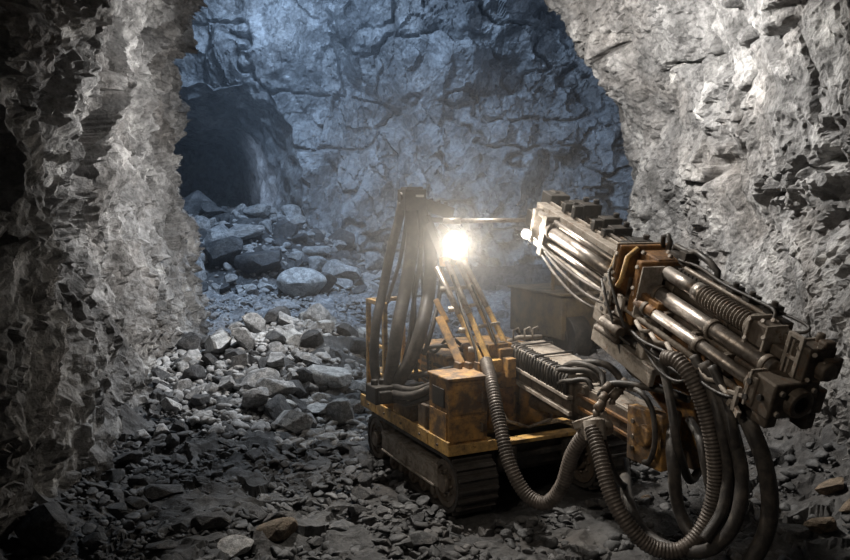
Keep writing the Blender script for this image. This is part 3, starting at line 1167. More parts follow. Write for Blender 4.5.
# manifold where they all end, and the thinner hoses running from it to the control box
mf = rp(385, 391, 8.7)
m = MB(Fr(mf, Rr, Bk, (0, 0, 1)))
m.box(-0.17, 0.20, -0.14, 0.14, -0.11, 0.08)
m.box(-0.14, 0.0, -0.20, -0.12, -0.09, 0.04)
for k in range(4):
    m.cyl((-0.12 + 0.09 * k, 0, 0.06), (-0.12 + 0.09 * k, 0, 0.14), 0.04, 10)
m.bar((0.0, 0, -0.02), (0.42, -0.10, 0.02), 0.10, 0.12)
m.build('hose_manifold', M['black'], rig, 0.015)
for pts, r in (
    ([(392, 394, 8.6), (410, 396, 8.3), (428, 390, 8.15), (446, 380, 8.05)], 0.045),
    ([(392, 386, 8.65), (412, 390, 8.4), (432, 384, 8.25), (452, 372, 8.2)], 0.035),
    ([(396, 380, 8.7), (415, 376, 8.6), (436, 372, 8.5), (462, 366, 8.4)], 0.03),
    ([(394, 398, 8.6), (406, 404, 8.4), (425, 399, 8.2), (442, 392, 8.05)], 0.03),
    ([(404, 366, 8.8), (420, 352, 8.7), (440, 346, 8.6), (462, 350, 8.5), (480, 362, 8.4)], 0.022),
    ([(424, 340, 8.9), (434, 352, 8.8), (450, 338, 8.7), (468, 352, 8.5)], 0.018),
):
    hose('hose', [rp(*p) for p in pts], r, M['rubber'], rig, n=8)

# ---- leaning ladder of paired yellow rails that carries the work lamp
def leaning(p):
    return rp(*p)


RAILS = (((437, 268, 8.75), (484, 366, 8.22)), ((447, 262, 8.75), (494, 372, 8.2)),
         ((457, 258, 8.95), (507, 368, 8.42)), ((464, 262, 8.98), (513, 358, 8.45)))
ld = MB()
ld.bar(rp(441, 262, 8.8), rp(466, 258, 9.0), 0.07, 0.10, (0, 0, 1), False)
ld.bar(rp(480, 368, 8.2), rp(514, 362, 8.45), 0.10, 0.13, (0, 0, 1), False)
lad = ld.build('leaning_feed_frame', M['yellow_clean'], rig, 0.008)
for i, (p, q) in enumerate(RAILS):
    r_ = MB()
    A, Bq = rp(*p), rp(*q)
    r_.bar(A, Bq, 0.05, 0.085, (0, 1, 0.3), False)
    r_.build('rail', M['yellow_clean'], lad, 0.008)
    u = MB()
    mid = A.lerp(Bq, 0.48)
    off = Vector((-0.005, -0.055, 0.012))
    u.tube([A + off, mid + off], 0.028, 10, False)
    u.build('guide_tube', M['steel'], lad)
for (p, q) in (((443, 289, 8.6), (468, 287, 8.85)), ((451, 309, 8.5), (484, 303, 8.72)), ((462, 330, 8.4), (499, 323, 8.62)), ((471, 349, 8.3), (506, 342, 8.52))):
    r_ = MB()
    r_.bar(rp(*p), rp(*q), 0.04, 0.035, (0, 0, 1), False)
    r_.cyl(rp(*p) + Vector((-.03, -.03, 0)), rp(*p) + Vector((.03, -.03, 0)), 0.03, 8, False)
    r_.build('rung', M['dusty'], lad, 0.004)
for pts in ([(452, 275, 8.6), (462, 310, 8.4), (474, 345, 8.2), (478, 368, 8.1)], [(472, 285, 8.7), (486, 318, 8.5), (496, 345, 8.35)]):
    hose('lead', [rp(*p) for p in pts], 0.014, M['rubber'], lad, n=6)
r_ = MB()
r_.bar(rp(436, 300, 8.72), rp(447, 322, 8.6), 0.06, 0.09, (0, 1, 0), False)
r_.bar(rp(440, 318, 8.65), rp(462, 366, 8.3), 0.09, 0.12, (0, 1, 0), False)
r_.build('side_cylinder', M['yellow'], lad, 0.01)
# foot of the ladder: lug plates on the box top
r_ = MB()
for px in (458, 468, 478):
    q = rp(px, 372, 8.1)
    r_.fr = Fr(q, Rr, Bk, (0, 0, 1))
    r_.prism([(-0.10, -0.15), (0.10, -0.15), (0.05, 0.10), (-0.05, 0.10)], 0, -0.02, 0.02)
q = rp(468, 380, 8.1)
r_.fr = Fr(q, Rr, Bk, (0, 0, 1))
r_.cyl((-0.16, 0, 0.08), (0.16, 0, 0.08), 0.035, 12)
r_.build('lug_plate', M['yellow'], rig, 0.006)

# ---- work lamp
LP = rp(455, 243, 8.6)
to_cam = (CAM - LP).normalized()
LA = Vector((to_cam.x, to_cam.y, -0.08)).normalized()
lx = LA.cross(Vector((0, 0, 1))).normalized()
LF = Fr(LP, lx, LA, lx.cross(LA))
l = MB(LF)
l.tube([(0, -0.17, 0), (0, -0.12, 0), (0, -0.02, 0), (0, 0.02, 0)], [0.05, 0.095, 0.125, 0.13], 20)
l.ring((0, 0.0, 0), (0, 0.045, 0), 0.135, 0.112, 24)
l.box(-0.15, -0.135, -0.06, 0.0, -0.14, 0.03)
l.box(0.135, 0.15, -0.06, 0.0, -0.14, 0.03)
l.box(-0.15, 0.15, -0.06, 0.0, -0.155, -0.14)
lamp = l.build('work_lamp', M['black'], rig, 0.003)
l = MB(LF)
l.tube([(0, 0.021, 0), (0, 0.032, 0)], [0.095, 0.075], 24)
l.build('lamp_lens', M['lens'], lamp, label='glowing lamp lens')
l = MB()
l.bar(LP + Vector((0, 0.03, -0.15)), rp(452, 264, 8.85), 0.06, 0.06, (0, 1, 0), False)
l.bar(rp(440, 226, 8.95), rp(452, 236, 8.85), 0.06, 0.07, (0, 0, 1), False)
l.bar(rp(428, 224, 9.0), rp(444, 262, 8.85), 0.06, 0.07, (0, 1, 0), False)
l.build('lamp_bracket', M['black'], lamp, 0.004)

# ---- boom
def bp(a, b, z):
    return RF.p(a, b, z)


ZT = lambda b: 1.50 - 0.13 * (0.55 - b)          # boom top falls slightly towards the head
def sect(mb, a0, a1, b0, b1, zt0, zt1, hh):
    mb.hexa([(a0, b0, zt0 - hh), (a1, b0, zt0 - hh), (a1, b1, zt1 - hh), (a0, b1, zt1 - hh)],
            [(a0, b0, zt0), (a1, b0, zt0), (a1, b1, zt1), (a0, b1, zt1)])


bm_ = MB(RF)
sect(bm_, 0.98, 1.36, 0.62, -0.52, ZT(0.62) - 0.02, ZT(-0.52) - 0.02, 0.36)
boom = bm_.build('boom', M['iron'], rig, 0.012)
t = MB(RF)
sect(t, 0.96, 1.40, 0.56, -0.50, ZT(0.56) + 0.015, ZT(-0.50) + 0.015, 0.035)
t.build('top_plate', M['dusty'], boom, 0.006, 'dust covered grey top plate')
t = MB(RF)
sect(t, 0.92, 0.99, 0.60, -0.54, ZT(0.60) - 0.17, ZT(-0.54) - 0.17, 0.035)
sect(t, 0.94, 0.985, 0.60, -0.54, ZT(0.60) - 0.32, ZT(-0.54) - 0.32, 0.04)
t.build('side_rail', M['dusty'], boom, 0.005)
t = MB(RF)
for k in range(22):
    b = 0.52 - 0.0475 * k
    z = ZT(b)
    t.tube([(1.05, b, z + 0.024), (0.975, b, z + 0.018), (0.945, b - 0.003, z - 0.02), (0.94, b - 0.006, z - 0.17)], 0.014 if k % 3 else 0.02, 6)
t.build('cable_bundle', M['rubber'], boom)
t = MB(RF)
for b in (0.40, 0.05, -0.3):
    t.tube([(0.94, b, ZT(b) - 0.20), (0.955, b, ZT(b) + 0.035), (1.40, b, ZT(b) + 0.04), (1.41, b, ZT(b) - 0.2)], 0.012, 6)
t.build('tie_strap', M['black'], boom)
# knuckle at the near end of the cable run: bent hoses and clamps
for pts, r in (
    ([(1.14, -0.12, -0.06), (1.12, -0.33, 0.06), (1.15, -0.50, 0.10), (1.22, -0.66, 0.05), (1.16, -0.74, -0.10)], 0.03),
    ([(1.26, -0.16, -0.06), (1.22, -0.42, 0.09), (1.30, -0.62, 0.12), (1.38, -0.72, 0.02), (1.34, -0.8, -0.12)], 0.035),
    ([(1.0, -0.2, -0.08), (0.97, -0.35, 0.02), (0.99, -0.5, 0.06), (1.08, -0.62, 0.08), (1.16, -0.68, 0.0)], 0.028),
    ([(0.99, -0.25, -0.2), (0.95, -0.40, -0.08), (0.95, -0.55, -0.02), (1.03, -0.70, 0.02), (1.05, -0.78, -0.14)], 0.024),
):
    hose('boom_hose', [RF.p(a, b, ZT(b) + z) for a, b, z in pts], r, M['rubber'], boom, n=8)
t = MB(RF)
sect(t, 1.02, 1.32, -0.50, -1.62, ZT(-0.50) - 0.05, ZT(-1.62) - 0.05, 0.28)
inner = t.build('inner_boom', M['iron'], rig, 0.01)
t = MB(RF)
sect(t, 1.03, 1.31, -0.62, -1.45, ZT(-0.62) - 0.035, ZT(-1.45) - 0.035, 0.02)
t.build('top_plate', M['dusty'], inner, 0.004, 'dust covered grey top plate')
t = MB(RF)
sect(t, 0.99, 1.02, -0.60, -1.55, ZT(-0.6) - 0.12, ZT(-1.55) - 0.12, 0.03)
sect(t, 0.995, 1.02, -0.60, -1.55, ZT(-0.6) - 0.24, ZT(-1.55) - 0.24, 0.03)
t.build('side_rail', M['rusty'], inner, 0.004)
# lift cylinder under the boom
t = MB(RF)
t.cyl((1.15, 0.42, 0.92), (1.15, -0.55, 0.98), 0.075, 16)
t.cyl((1.15, -0.55, 0.98), (1.15, -1.2, 1.0), 0.045, 12)
t.build('lift_cylinder', M['iron'], rig)
# clutter on top at the base: railing wire and small manifold
t = MB(RF)
t.tube([(0.95, 0.62, ZT(.6)), (1.15, 0.66, ZT(.6) + 0.04), (1.42, 0.63, ZT(.6) + 0.03)], 0.025, 8)
for a in (1.06, 1.2, 1.3):
    t.tube([(a, 0.62, ZT(.6)), (a, 0.62, ZT(.6) + 0.13), (a + 0.06, 0.62, ZT(.6) + 0.15), (a + 0.08, 0.62, ZT(.6) + 0.10)], 0.010, 6)
t.build('hose_guide', M['dusty'], boom)
t = MB(RF)
t.box(0.78, 0.94, 0.42, 0.70, ZT(.6) - 0.38, ZT(.6) - 0.02)
t.box(0.80, 0.90, 0.30, 0.46, ZT(.6) - 0.30, ZT(.6) - 0.10)
t.box(0.70, 0.98, 0.50, 0.58, ZT(.6) - 0.10, ZT(.6) + 0.02)
t.build('boom_pivot', M['yellow'], rig, 0.01)

# ---- drill feed: frame u along (0 far end .. L near end), w towards the left side, v up
F0, F1 = at(545, 218, 8.4), at(804, 387, 5.3)
FU = (F1 - F0).normalized()
FW = Vector((0, 0, 1)).cross(FU).normalized()
if FW.x > 0: FW = -FW
FV = FW.cross(FU)
if FV.z < 0: FV = -FV
FL = (F1 - F0).length
FF = Fr(F0, FU, FW, FV)
S = FL / 4.0
U = lambda u: u * S

fb = MB(FF)
fb.box(U(0.05), U(3.85), -0.16, 0.10, -0.05, -0.01)
fb.box(U(0.05), U(3.85), -0.16, -0.13, -0.16, 0.10)
fb.box(U(0.05), U(3.85), 0.07, 0.10, -0.14, 0.02)
fb.box(U(0.05), U(3.85), -0.16, 0.10, -0.16, -0.13)
feed = fb.build('drill_feed', M['iron'], rig, 0.006)


def fpart(name, mat, fn, bevel=0.0, label=None):
    mb = MB(FF)
    fn(mb)
    return mb.build(name, M[mat], feed, bevel, label)


# far half: rails and tubes
fpart('top_rail', 'iron', lambda m: (m.box(U(0.1), U(2.0), -0.20, -0.06, 0.10, 0.19), m.box(U(0.1), U(2.0), -0.19, -0.16, 0.19, 0.215), m.box(U(.1), U(2.0), -0.10, -0.07, 0.19, 0.215)), 0.005)
fpart('top_rail', 'dusty', lambda m: (m.box(U(0.0), U(1.75), 0.0, 0.12, 0.08, 0.17), m.box(U(0.05), U(1.75), 0.0, 0.02, 0.17, 0.2)), 0.006)
fpart('chain', 'black', lambda m: [m.box(U(0.15 + 0.055 * k), U(0.188 + 0.055 * k), -0.155, -0.105, 0.19, 0.225) for k in range(60)], 0.0)
fpart('guide_tube', 'steel', lambda m: m.cyl((U(0.55), 0.19, 0.02), (U(1.80), 0.19, 0.02), 0.062, 20))
fpart('guide_tube', 'steel', lambda m: m.cyl((U(0.20), 0.17, 0.11), (U(1.80), 0.17, 0.11), 0.03, 14))
fpart('guide_tube', 'steel', lambda m: m.cyl((U(0.35), 0.20, -0.10), (U(1.85), 0.20, -0.10), 0.032, 14))
fpart('guide_tube', 'dusty', lambda m: m.cyl((U(0.25), 0.20, -0.18), (U(3.75), 0.20, -0.19), 0.024, 12))
fpart('guide_tube', 'iron', lambda m: m.cyl((U(0.55), 0.14, -0.04), (U(1.8), 0.14, -0.04), 0.045, 14))
fpart('support_bracket', 'dusty', lambda m: (m.box(U(0.42), U(0.52), 0.02, 0.26, -0.24, 0.16), m.cyl((U(0.40), 0.17, 0.03), (U(0.58), 0.17, 0.03), 0.095, 16)), 0.008)
fpart('support_bracket', 'dusty', lambda m: (m.box(U(0.12), U(0.18), -0.18, 0.22, -0.20, 0.14),), 0.008)
fpart('end_bracket', 'black', lambda m: (m.box(U(-0.12), U(0.10), -0.20, 0.02, 0.05, 0.26), m.box(U(-0.16), U(-0.02), -0.12, 0.14, -0.12, 0.06),
                                         m.cyl((U(-0.14), -0.1, 0.2), (U(0.0), -0.1, 0.2), 0.07, 12), m.box(U(0.0), U(0.12), 0.0, 0.16, -0.06, 0.10)), 0.01)
for u, hh in ((0.35, 0.09), (0.55, 0.12), (0.95, 0.10), (1.15, 0.07), (1.5, 0.06)):
    fpart('rail_clamp', 'black', lambda m, u=u, hh=hh: (m.box(U(u), U(u + 0.13), -0.24, -0.04, 0.17, 0.20 + hh), m.cyl((U(u + 0.065), -0.2, 0.2 + hh), (U(u + 0.065), -0.2, 0.24 + hh), 0.03, 8),
                                                     m.box(U(u + 0.03), U(u + 0.10), -0.05, 0.04, 0.18, 0.18 + hh)), 0.006)
fpart('rail_edge', 'steel', lambda m: (m.box(U(0.95), U(2.0), -0.03, -0.005, 0.20, 0.225),), 0.004)
for pts in ([(0.5, 0.24, -0.22), (0.9, 0.26, -0.30), (1.3, 0.25, -0.36), (1.7, 0.24, -0.33), (2.0, 0.25, -0.25)],
            [(0.6, 0.26, -0.16), (1.0, 0.28, -0.22), (1.5, 0.27, -0.26), (1.9, 0.26, -0.22)],
            [(0.3, 0.24, -0.12), (0.8, 0.27, -0.15), (1.4, 0.27, -0.17), (1.9, 0.25, -0.14)]):
    hose('feed_hose', [FF.p(U(a), b, c_) for a, b, c_ in pts], 0.016, M['conduit'], feed, n=6)

Uc = lambda u: (u - 0.12) * S
# carriage clamp in the middle: orange frame plates and the pierced pale plate
def carriage(m):
    m.box(Uc(1.92), Uc(1.99), -0.28, 0.24, -0.24, 0.30)
    m.box(Uc(2.22), Uc(2.30), -0.28, 0.22, -0.20, 0.26)
    m.box(Uc(1.92), Uc(2.30), -0.28, -0.20, -0.20, 0.28)
    m.box(Uc(1.95), Uc(2.28), -0.22, 0.05, 0.20, 0.27)
    m.box(Uc(1.92), Uc(2.30), 0.06, 0.20, -0.30, -0.22)


cg = fpart('carriage', 'rusty', carriage, 0.012)
fpart('carriage_frame', 'yellow_clean', lambda m: (m.tube([(Uc(1.905), 0.20, 0.30), (Uc(1.905), 0.245, 0.05), (Uc(1.905), 0.245, -0.04)], 0.018, 8),
                                             m.tube([(Uc(2.02), 0.10, 0.285), (Uc(2.10), 0.235, 0.24), (Uc(2.12), 0.26, 0.05), (Uc(2.08), 0.26, -0.02)], 0.022, 8)), 0.0)
fpart('pierced_plate', 'dusty', lambda m: (m.box(Uc(1.86), Uc(2.02), 0.245, 0.275, -0.32, 0.02), m.box(Uc(1.80), Uc(1.94), 0.235, 0.265, -0.42, -0.24),
                                        m.box(Uc(2.10), Uc(2.20), 0.225, 0.255, -0.26, -0.08)), 0.008)
fpart('plate_hole', 'black', lambda m: [m.cyl((Uc(a), 0.262, c_), (Uc(a), 0.279, c_), 0.02, 10) for a, c_ in
                                      ((1.89, -0.02), (1.98, -0.03), (1.90, -0.10), (1.98, -0.12), (1.90, -0.2), (1.98, -0.22), (1.93, -0.28))])
fpart('pressure_block', 'iron', lambda m: (m.box(Uc(2.05), Uc(2.2), 0.10, 0.30, -0.42, -0.28), m.cyl((Uc(2.0), 0.28, -0.36), (Uc(2.3), 0.28, -0.36), 0.05, 12),
                                         m.box(Uc(1.86), Uc(2.0), 0.08, 0.26, -0.5, -0.38), m.cyl((Uc(1.9), 0.27, -0.46), (Uc(2.25), 0.25, -0.46), 0.03, 10)), 0.008)
fpart('motor', 'rusty', lambda m: (m.box(Uc(2.30), Uc(2.62), 0.04, 0.20, -0.10, 0.02), m.cyl((Uc(2.32), 0.19, -0.07), (Uc(2.6), 0.19, -0.07), 0.05, 12)), 0.008)
fpart('lifting_eye', 'black', lambda m: (m.tube([(Uc(1.98), -0.18, 0.28), (Uc(1.96), -0.18, 0.37), (Uc(2.02), -0.18, 0.40), (Uc(2.07), -0.18, 0.36), (Uc(2.07), -0.18, 0.28)], 0.022, 8),))
fpart('hand_rail', 'black', lambda m: (m.tube([(Uc(2.12), -0.2, 0.28), (Uc(2.14), -0.2, 0.34), (Uc(2.34), -0.2, 0.34), (Uc(2.42), -0.2, 0.38), (Uc(2.62), -0.2, 0.36), (Uc(2.74), -0.2, 0.32), (Uc(2.76), -0.2, 0.22)], 0.028, 8),
                                     m.box(Uc(2.15), Uc(2.45), -0.24, -0.14, 0.24, 0.31), m.box(Uc(2.30), Uc(2.40), -0.26, -0.12, 0.28, 0.36)), 0.004)

# near half: rock drill with spring sleeve on top, three long tubes below
fpart('top_beam', 'iron', lambda m: (m.box(U(2.2), U(3.50), -0.26, -0.15, 0.12, 0.24), m.box(U(2.2), U(3.46), -0.14, -0.05, 0.10, 0.15),
                                   m.cyl((U(2.3), -0.13, 0.24), (U(3.5), -0.13, 0.24), 0.022, 10)), 0.006)
fpart('drill_barrel', 'steel', lambda m: (m.cyl((U(2.28), 0.02, 0.20), (U(2.78), 0.02, 0.20), 0.058, 20), m.cyl((U(2.70), 0.02, 0.20), (U(2.80), 0.02, 0.20), 0.072, 20)))


def spring(m):
    n = 64
    P = [(U(2.80 + 0.62 * k / n), 0.02, 0.20) for k in range(n + 1)]
    m.tube(P, [0.082 if k % 4 in (0, 1) else 0.062 for k in range(n + 1)], 20)


fpart('spring_sleeve', 'iron', spring)
fpart('drill_head', 'iron', lambda m: (m.box(U(3.46), U(3.62), -0.07, 0.10, 0.11, 0.28), m.box(U(3.48), U(3.70), -0.15, -0.05, 0.09, 0.24),
                                     m.cyl((U(3.40), 0.02, 0.20), (U(3.46), 0.02, 0.20), 0.10, 18), m.box(U(3.66), U(3.78), -0.04, 0.06, 0.10, 0.18)), 0.014)
fpart('drill_rod', 'steel', lambda m: m.cyl((U(2.05), 0.10, 0.045), (U(3.80), 0.10, 0.045), 0.060, 20))
fpart('drill_rod', 'iron', lambda m: m.cyl((U(2.15), -0.06, 0.08), (U(3.80), -0.06, 0.08), 0.045, 16))
fpart('drill_rod', 'steel', lambda m: m.cyl((U(2.2), 0.19, -0.075), (U(3.80), 0.19, -0.075), 0.046, 18))
fpart('drill_rod', 'iron', lambda m: m.cyl((U(2.2), 0.07, -0.06), (U(3.80), 0.07, -0.06), 0.04, 14))
fpart('lower_rail', 'rusty', lambda m: (m.box(U(2.3), U(3.72), 0.16, 0.22, -0.25, -0.215), m.box(U(2.3), U(3.72), 0.02, 0.06, -0.27, -0.20)), 0.006)
fpart('cable_run', 'dusty', lambda m: [m.tube([(U(2.3 + 0.23 * k), 0.24, -0.20 - 0.01 * (k % 2)), (U(2.42 + 0.23 * k), 0.255, -0.235), (U(2.53 + 0.23 * k), 0.24, -0.20 - 0.01 * (k % 2))], 0.018, 6) for k in range(6)])
for u in (2.55, 2.95, 3.35):
    fpart('rod_cradle', 'iron', lambda m, u=u: (m.box(U(u), U(u + 0.05), -0.16, 0.18, -0.20, -0.02),), 0.006)
for u, v in ((2.85, 0.26), (3.05, 0.26), (3.3, 0.28)):
    fpart('rail_clamp', 'black', lambda m, u=u, v=v: (m.box(U(u), U(u + 0.09), -0.24, -0.12, v - 0.03, v + 0.04), m.cyl((U(u + 0.04), -0.18, v), (U(u + 0.04), -0.18, v + 0.07), 0.025, 8)), 0.005)


for w_, v_, r_n in ((0.10, 0.045, 0.075), (0.19, -0.075, 0.06), (-0.06, 0.08, 0.06)):
    for u in (2.32, 3.06, 3.70):
        fpart('rod_collar', 'iron', lambda m, u=u, w_=w_, v_=v_, r_n=r_n: m.cyl((U(u), w_, v_), (U(u + 0.05), w_, v_), r_n, 18), 0.004)
fpart('head_flange', 'dusty', lambda m: (m.box(U(3.44), U(3.465), -0.08, 0.125, 0.095, 0.30), m.box(U(3.62), U(3.64), -0.075, 0.11, 0.10, 0.29)), 0.004)
for u, w_, v_ in ((3.46, 0.11, 0.13), (3.46, 0.11, 0.27), (3.54, 0.06, 0.285), (3.54, -0.03, 0.285), (3.63, 0.10, 0.2)):
    fpart('head_bolt', 'dusty', lambda m, u=u, w_=w_, v_=v_: m.cyl((U(u), w_, v_), (U(u), w_ + 0.022, v_ + 0.012), 0.016, 6))
for pts in ([(3.52, -0.04, 0.28), (3.45, -0.08, 0.33), (3.2, -0.12, 0.31), (2.8, -0.13, 0.29), (2.45, -0.15, 0.30), (2.2, -0.12, 0.28)],
            [(3.60, -0.10, 0.22), (3.72, -0.16, 0.27), (3.66, -0.20, 0.30), (3.3, -0.2, 0.28), (2.7, -0.21, 0.27), (2.3, -0.2, 0.26)],
            [(3.76, 0.24, -0.16), (3.6, 0.27, -0.24), (3.3, 0.26, -0.28), (2.9, 0.25, -0.25), (2.5, 0.26, -0.30), (2.25, 0.24, -0.30)],
            [(3.66, 0.12, -0.22), (3.4, 0.20, -0.33), (3.0, 0.22, -0.36), (2.6, 0.24, -0.36), (2.3, 0.22, -0.34)],
            [(3.2, 0.2, -0.24), (3.0, 0.22, -0.42), (2.75, 0.24, -0.44), (2.5, 0.22, -0.38)],
            [(1.7, 0.26, -0.05), (1.85, 0.30, -0.12), (2.0, 0.30, -0.25), (2.15, 0.28, -0.38), (2.3, 0.24, -0.42)],
            [(1.78, 0.2, 0.1), (1.84, 0.29, 0.06), (1.98, 0.30, -0.06), (2.1, 0.29, -0.18), (2.2, 0.26, -0.3)]):
    hose('feed_hose', [FF.p(U(a), b, c_) for a, b, c_ in pts], 0.013, M['rubber'], feed, n=6)
for a, w_, v_ in ((1.84, 0.25, 0.22), (1.84, 0.25, 0.05), (2.14, 0.225, 0.20), (2.14, 0.225, 0.02), (2.0, 0.1, 0.275), (2.1, -0.1, 0.275), (2.0, -0.15, 0.275)):
    fpart('carriage_bolt', 'dusty', lambda m, a=a, w_=w_, v_=v_: m.cyl((U(a), w_ - 0.02, v_), (U(a), w_ + 0.012, v_ + 0.012), 0.017, 6))
fpart('carriage_rib', 'dusty', lambda m: (m.box(U(2.22), U(2.24), 0.02, 0.235, -0.18, 0.24), m.box(U(1.80), U(1.82), -0.2, 0.25, -0.2, 0.31)), 0.004)


# near end: two stacked end castings and the bracket with a slotted face
def upper_cast(m):
    m.box(U(3.84), U(4.0), -0.20, 0.04, 0.02, 0.27)
    m.box(U(3.90), U(4.06), -0.22, -0.06, 0.06, 0.20)
    m.box(U(3.92), U(4.0), -0.18, -0.08, 0.26, 0.31)
    m.cyl((U(4.0), -0.10, 0.13), (U(4.09), -0.10, 0.13), 0.065, 16)
    m.box(U(3.95), U(4.03), -0.26, -0.20, 0.08, 0.20)
    m.cyl((U(3.88), -0.14, 0.26), (U(3.88), -0.14, 0.33), 0.03, 8)


fpart('end_casting', 'iron', upper_cast, 0.014)
fpart('slotted_bracket', 'dusty', lambda m: (m.bar((U(3.80), 0.045, 0.0), (U(3.80), 0.045, 0.32), 0.03, 0.03), m.bar((U(3.92), 0.045, 0.0), (U(3.92), 0.045, 0.32), 0.03, 0.03),
                                          m.bar((U(3.79), 0.045, 0.31), (U(3.93), 0.045, 0.31), 0.03, 0.03), m.bar((U(3.79), 0.045, 0.16), (U(3.93), 0.045, 0.16), 0.025, 0.025),
                                          m.bar((U(3.79), 0.045, 0.01), (U(3.93), 0.045, 0.01), 0.03, 0.03)), 0.004)


def lower_cast(m):
    m.box(U(3.78), U(4.02), -0.12, 0.26, -0.22, 0.04)
    m.box(U(3.74), U(3.86), 0.02, 0.275, -0.20, 0.02)
    m.ring((U(4.0), 0.06, -0.09), (U(4.09), 0.06, -0.09), 0.10, 0.055, 24)
    m.box(U(3.95), U(4.04), -0.19, -0.10, -0.20, -0.02)
    m.box(U(3.80), U(3.96), 0.10, 0.20, -0.32, -0.20)
    m.box(U(3.88), U(4.02), -0.18, -0.08, -0.33, -0.21)


for a, w_, v_ in ((3.90, 0.045, 0.05), (3.90, 0.045, 0.24), (3.98, -0.05, 0.275), (4.005, 0.0, 0.05), (4.005, 0.0, 0.23)):
    fpart('casting_bolt', 'dusty', lambda m, a=a, w_=w_, v_=v_: m.cyl((U(a), w_, v_), (U(a) + 0.012, w_ + 0.012, v_ + 0.012), 0.016, 6))
for w_, v_ in ((0.20, -0.02), (0.20, -0.17), (-0.07, -0.02), (-0.07, -0.17)):
    fpart('casting_bolt', 'dusty', lambda m, w_=w_, v_=v_: m.cyl((U(4.02), w_, v_), (U(4.045), w_, v_), 0.02, 6))
fpart('casting_lip', 'dusty', lambda m: (m.box(U(3.77), U(3.79), -0.10, 0.28, -0.21, 0.05), m.box(U(3.83), U(3.85), -0.20, 0.05, 0.01, 0.28)), 0.003)
lc = fpart('end_casting', 'iron', lower_cast, 0.014)
fpart('casting_bore', 'black', lambda m: m.cyl((U(4.0), 0.06, -0.09), (U(4.03), 0.06, -0.09), 0.056, 20))
for a, c_ in ((3.79, -0.03), (3.79, -0.15), (3.92, -0.09)):
    fpart('casting_bolt', 'black', lambda m, a=a, c_=c_: m.cyl((U(a), 0.27, c_), (U(a), 0.29, c_), 0.022, 8))
fpart('latch', 'dusty', lambda m: (m.bar((U(3.62), 0.24, -0.26), (U(3.78), 0.28, -0.30), 0.03, 0.05), m.bar((U(3.70), 0.27, -0.12), (U(3.70), 0.27, -0.30), 0.03, 0.03),
                                 m.bar((U(3.60), 0.27, -0.20), (U(3.76), 0.27, -0.16), 0.025, 0.025), m.bar((U(3.62), 0.25, -0.30), (U(3.66), 0.25, -0.18), 0.03, 0.03)), 0.003)

# small second lamp near the far end of the feed
SL = FF.p(U(0.22), 0.30, -0.10)
s_ = MB(Fr(SL, lx, LA, (0, 0, 1)))
s_.tube([(0, -0.08, 0), (0, -0.02, 0), (0, 0.0, 0)], [0.03, 0.05, 0.055], 14)
s_.bar((0, -0.04, 0), (0.10, -0.08, 0.02), 0.03, 0.03)
sl = s_.build('feed_lamp', M['black'], rig, 0.0)
s_ = MB(Fr(SL, lx, LA, (0, 0, 1)))
s_.tube([(0, 0.001, 0), (0, 0.008, 0)], [0.045, 0.035], 14)
s_.build('lamp_lens', M['lens_small'], sl, label='small glowing lens')

# thin rod from the hose mast to the far end of the feed
t = MB()
q0, q1 = rp(444, 221, 8.95), rp(534, 220, 8.5)
t.cyl(q0, q1, 0.024, 12, False)
t.cyl(q0, q0.lerp(q1, 0.2), 0.034, 12, False)
t.build('tie_rod', M['steel'], rig)

# ---- boom head, cradle under the feed
HB = bp(1.17, -1.62, 1.15)
hm = MB(RF)
hm.box(0.94, 1.04, -1.78, -1.36, 0.84, 1.30)
hm.box(1.30, 1.40, -1.78, -1.40, 0.80, 1.36)
hm.box(1.0, 1.34, -1.60, -1.45, 0.86, 1.24)
hm.cyl((0.88, -1.6, 1.1), (1.46, -1.6, 1.1), 0.09, 18)
hm.prism([(-1.86, 0.80), (-1.50, 0.78), (-1.46, 1.62), (-1.56, 1.70), (-1.72, 1.66)], 0, 1.42, 1.50)
hm.prism([(-1.86, 0.80), (-1.50, 0.78), (-1.46, 1.62), (-1.56, 1.70), (-1.72, 1.66)], 0, 1.62, 1.70)
hm.box(1.40, 1.72, -1.84, -1.50, 0.78, 0.88)
hm.box(1.42, 1.70, -1.74, -1.56, 1.2, 1.5)
head = hm.build('boom_head', M['yellow'], rig, 0.012)
for z in (0.95, 1.05, 1.18):
    for b in (-1.44, -1.70):
        MB(RF).cyl((0.925, b, z), (0.945, b, z), 0.02, 8).build('head_bolt', M['iron'], head)
MB(RF).cyl((1.40, -1.66, 1.55), (1.74, -1.66, 1.55), 0.06, 14).build('head_pin', M['iron'], head)
MB(RF).cyl((1.39, -1.68, 1.02), (1.43, -1.68, 1.02), 0.10, 18).build('pin_cover', M['iron'], head)
cr = MB(FF)
cr.box(U(1.62), U(2.62), -0.10, 0.20, -0.56, -0.50)
cr.box(U(1.62), U(2.62), 0.15, 0.20, -0.66, -0.50)
cr.box(U(1.62), U(2.62), -0.10, -0.05, -0.66, -0.50)
cr.box(U(1.80), U(1.92), -0.08, 0.18, -0.52, -0.16)
cr.box(U(2.30), U(2.42), -0.08, 0.18, -0.52, -0.16)
cr.build('feed_cradle', M['dusty'], rig, 0.01)
t = MB(FF)
t.cyl((U(1.5), 0.05, -0.40), (U(2.5), 0.05, -0.42), 0.055, 14)
t.cyl((U(1.2), 0.05, -0.38), (U(1.5), 0.05, -0.40), 0.03, 12)
t.build('tilt_cylinder', M['iron'], rig)
t = MB()
cq = FF.p(U(2.35), 0.02, -0.6)
t.bar(bp(1.56, -1.62, 1.45), cq, 0.22, 0.22, (0, 1, 0), False)
t.bar(bp(1.30, -1.55, 1.2), FF.p(U(2.05), 0.1, -0.6), 0.10, 0.14, (0, 1, 0), False)
t.build('swivel_link', M['rusty'], rig, 0.015)

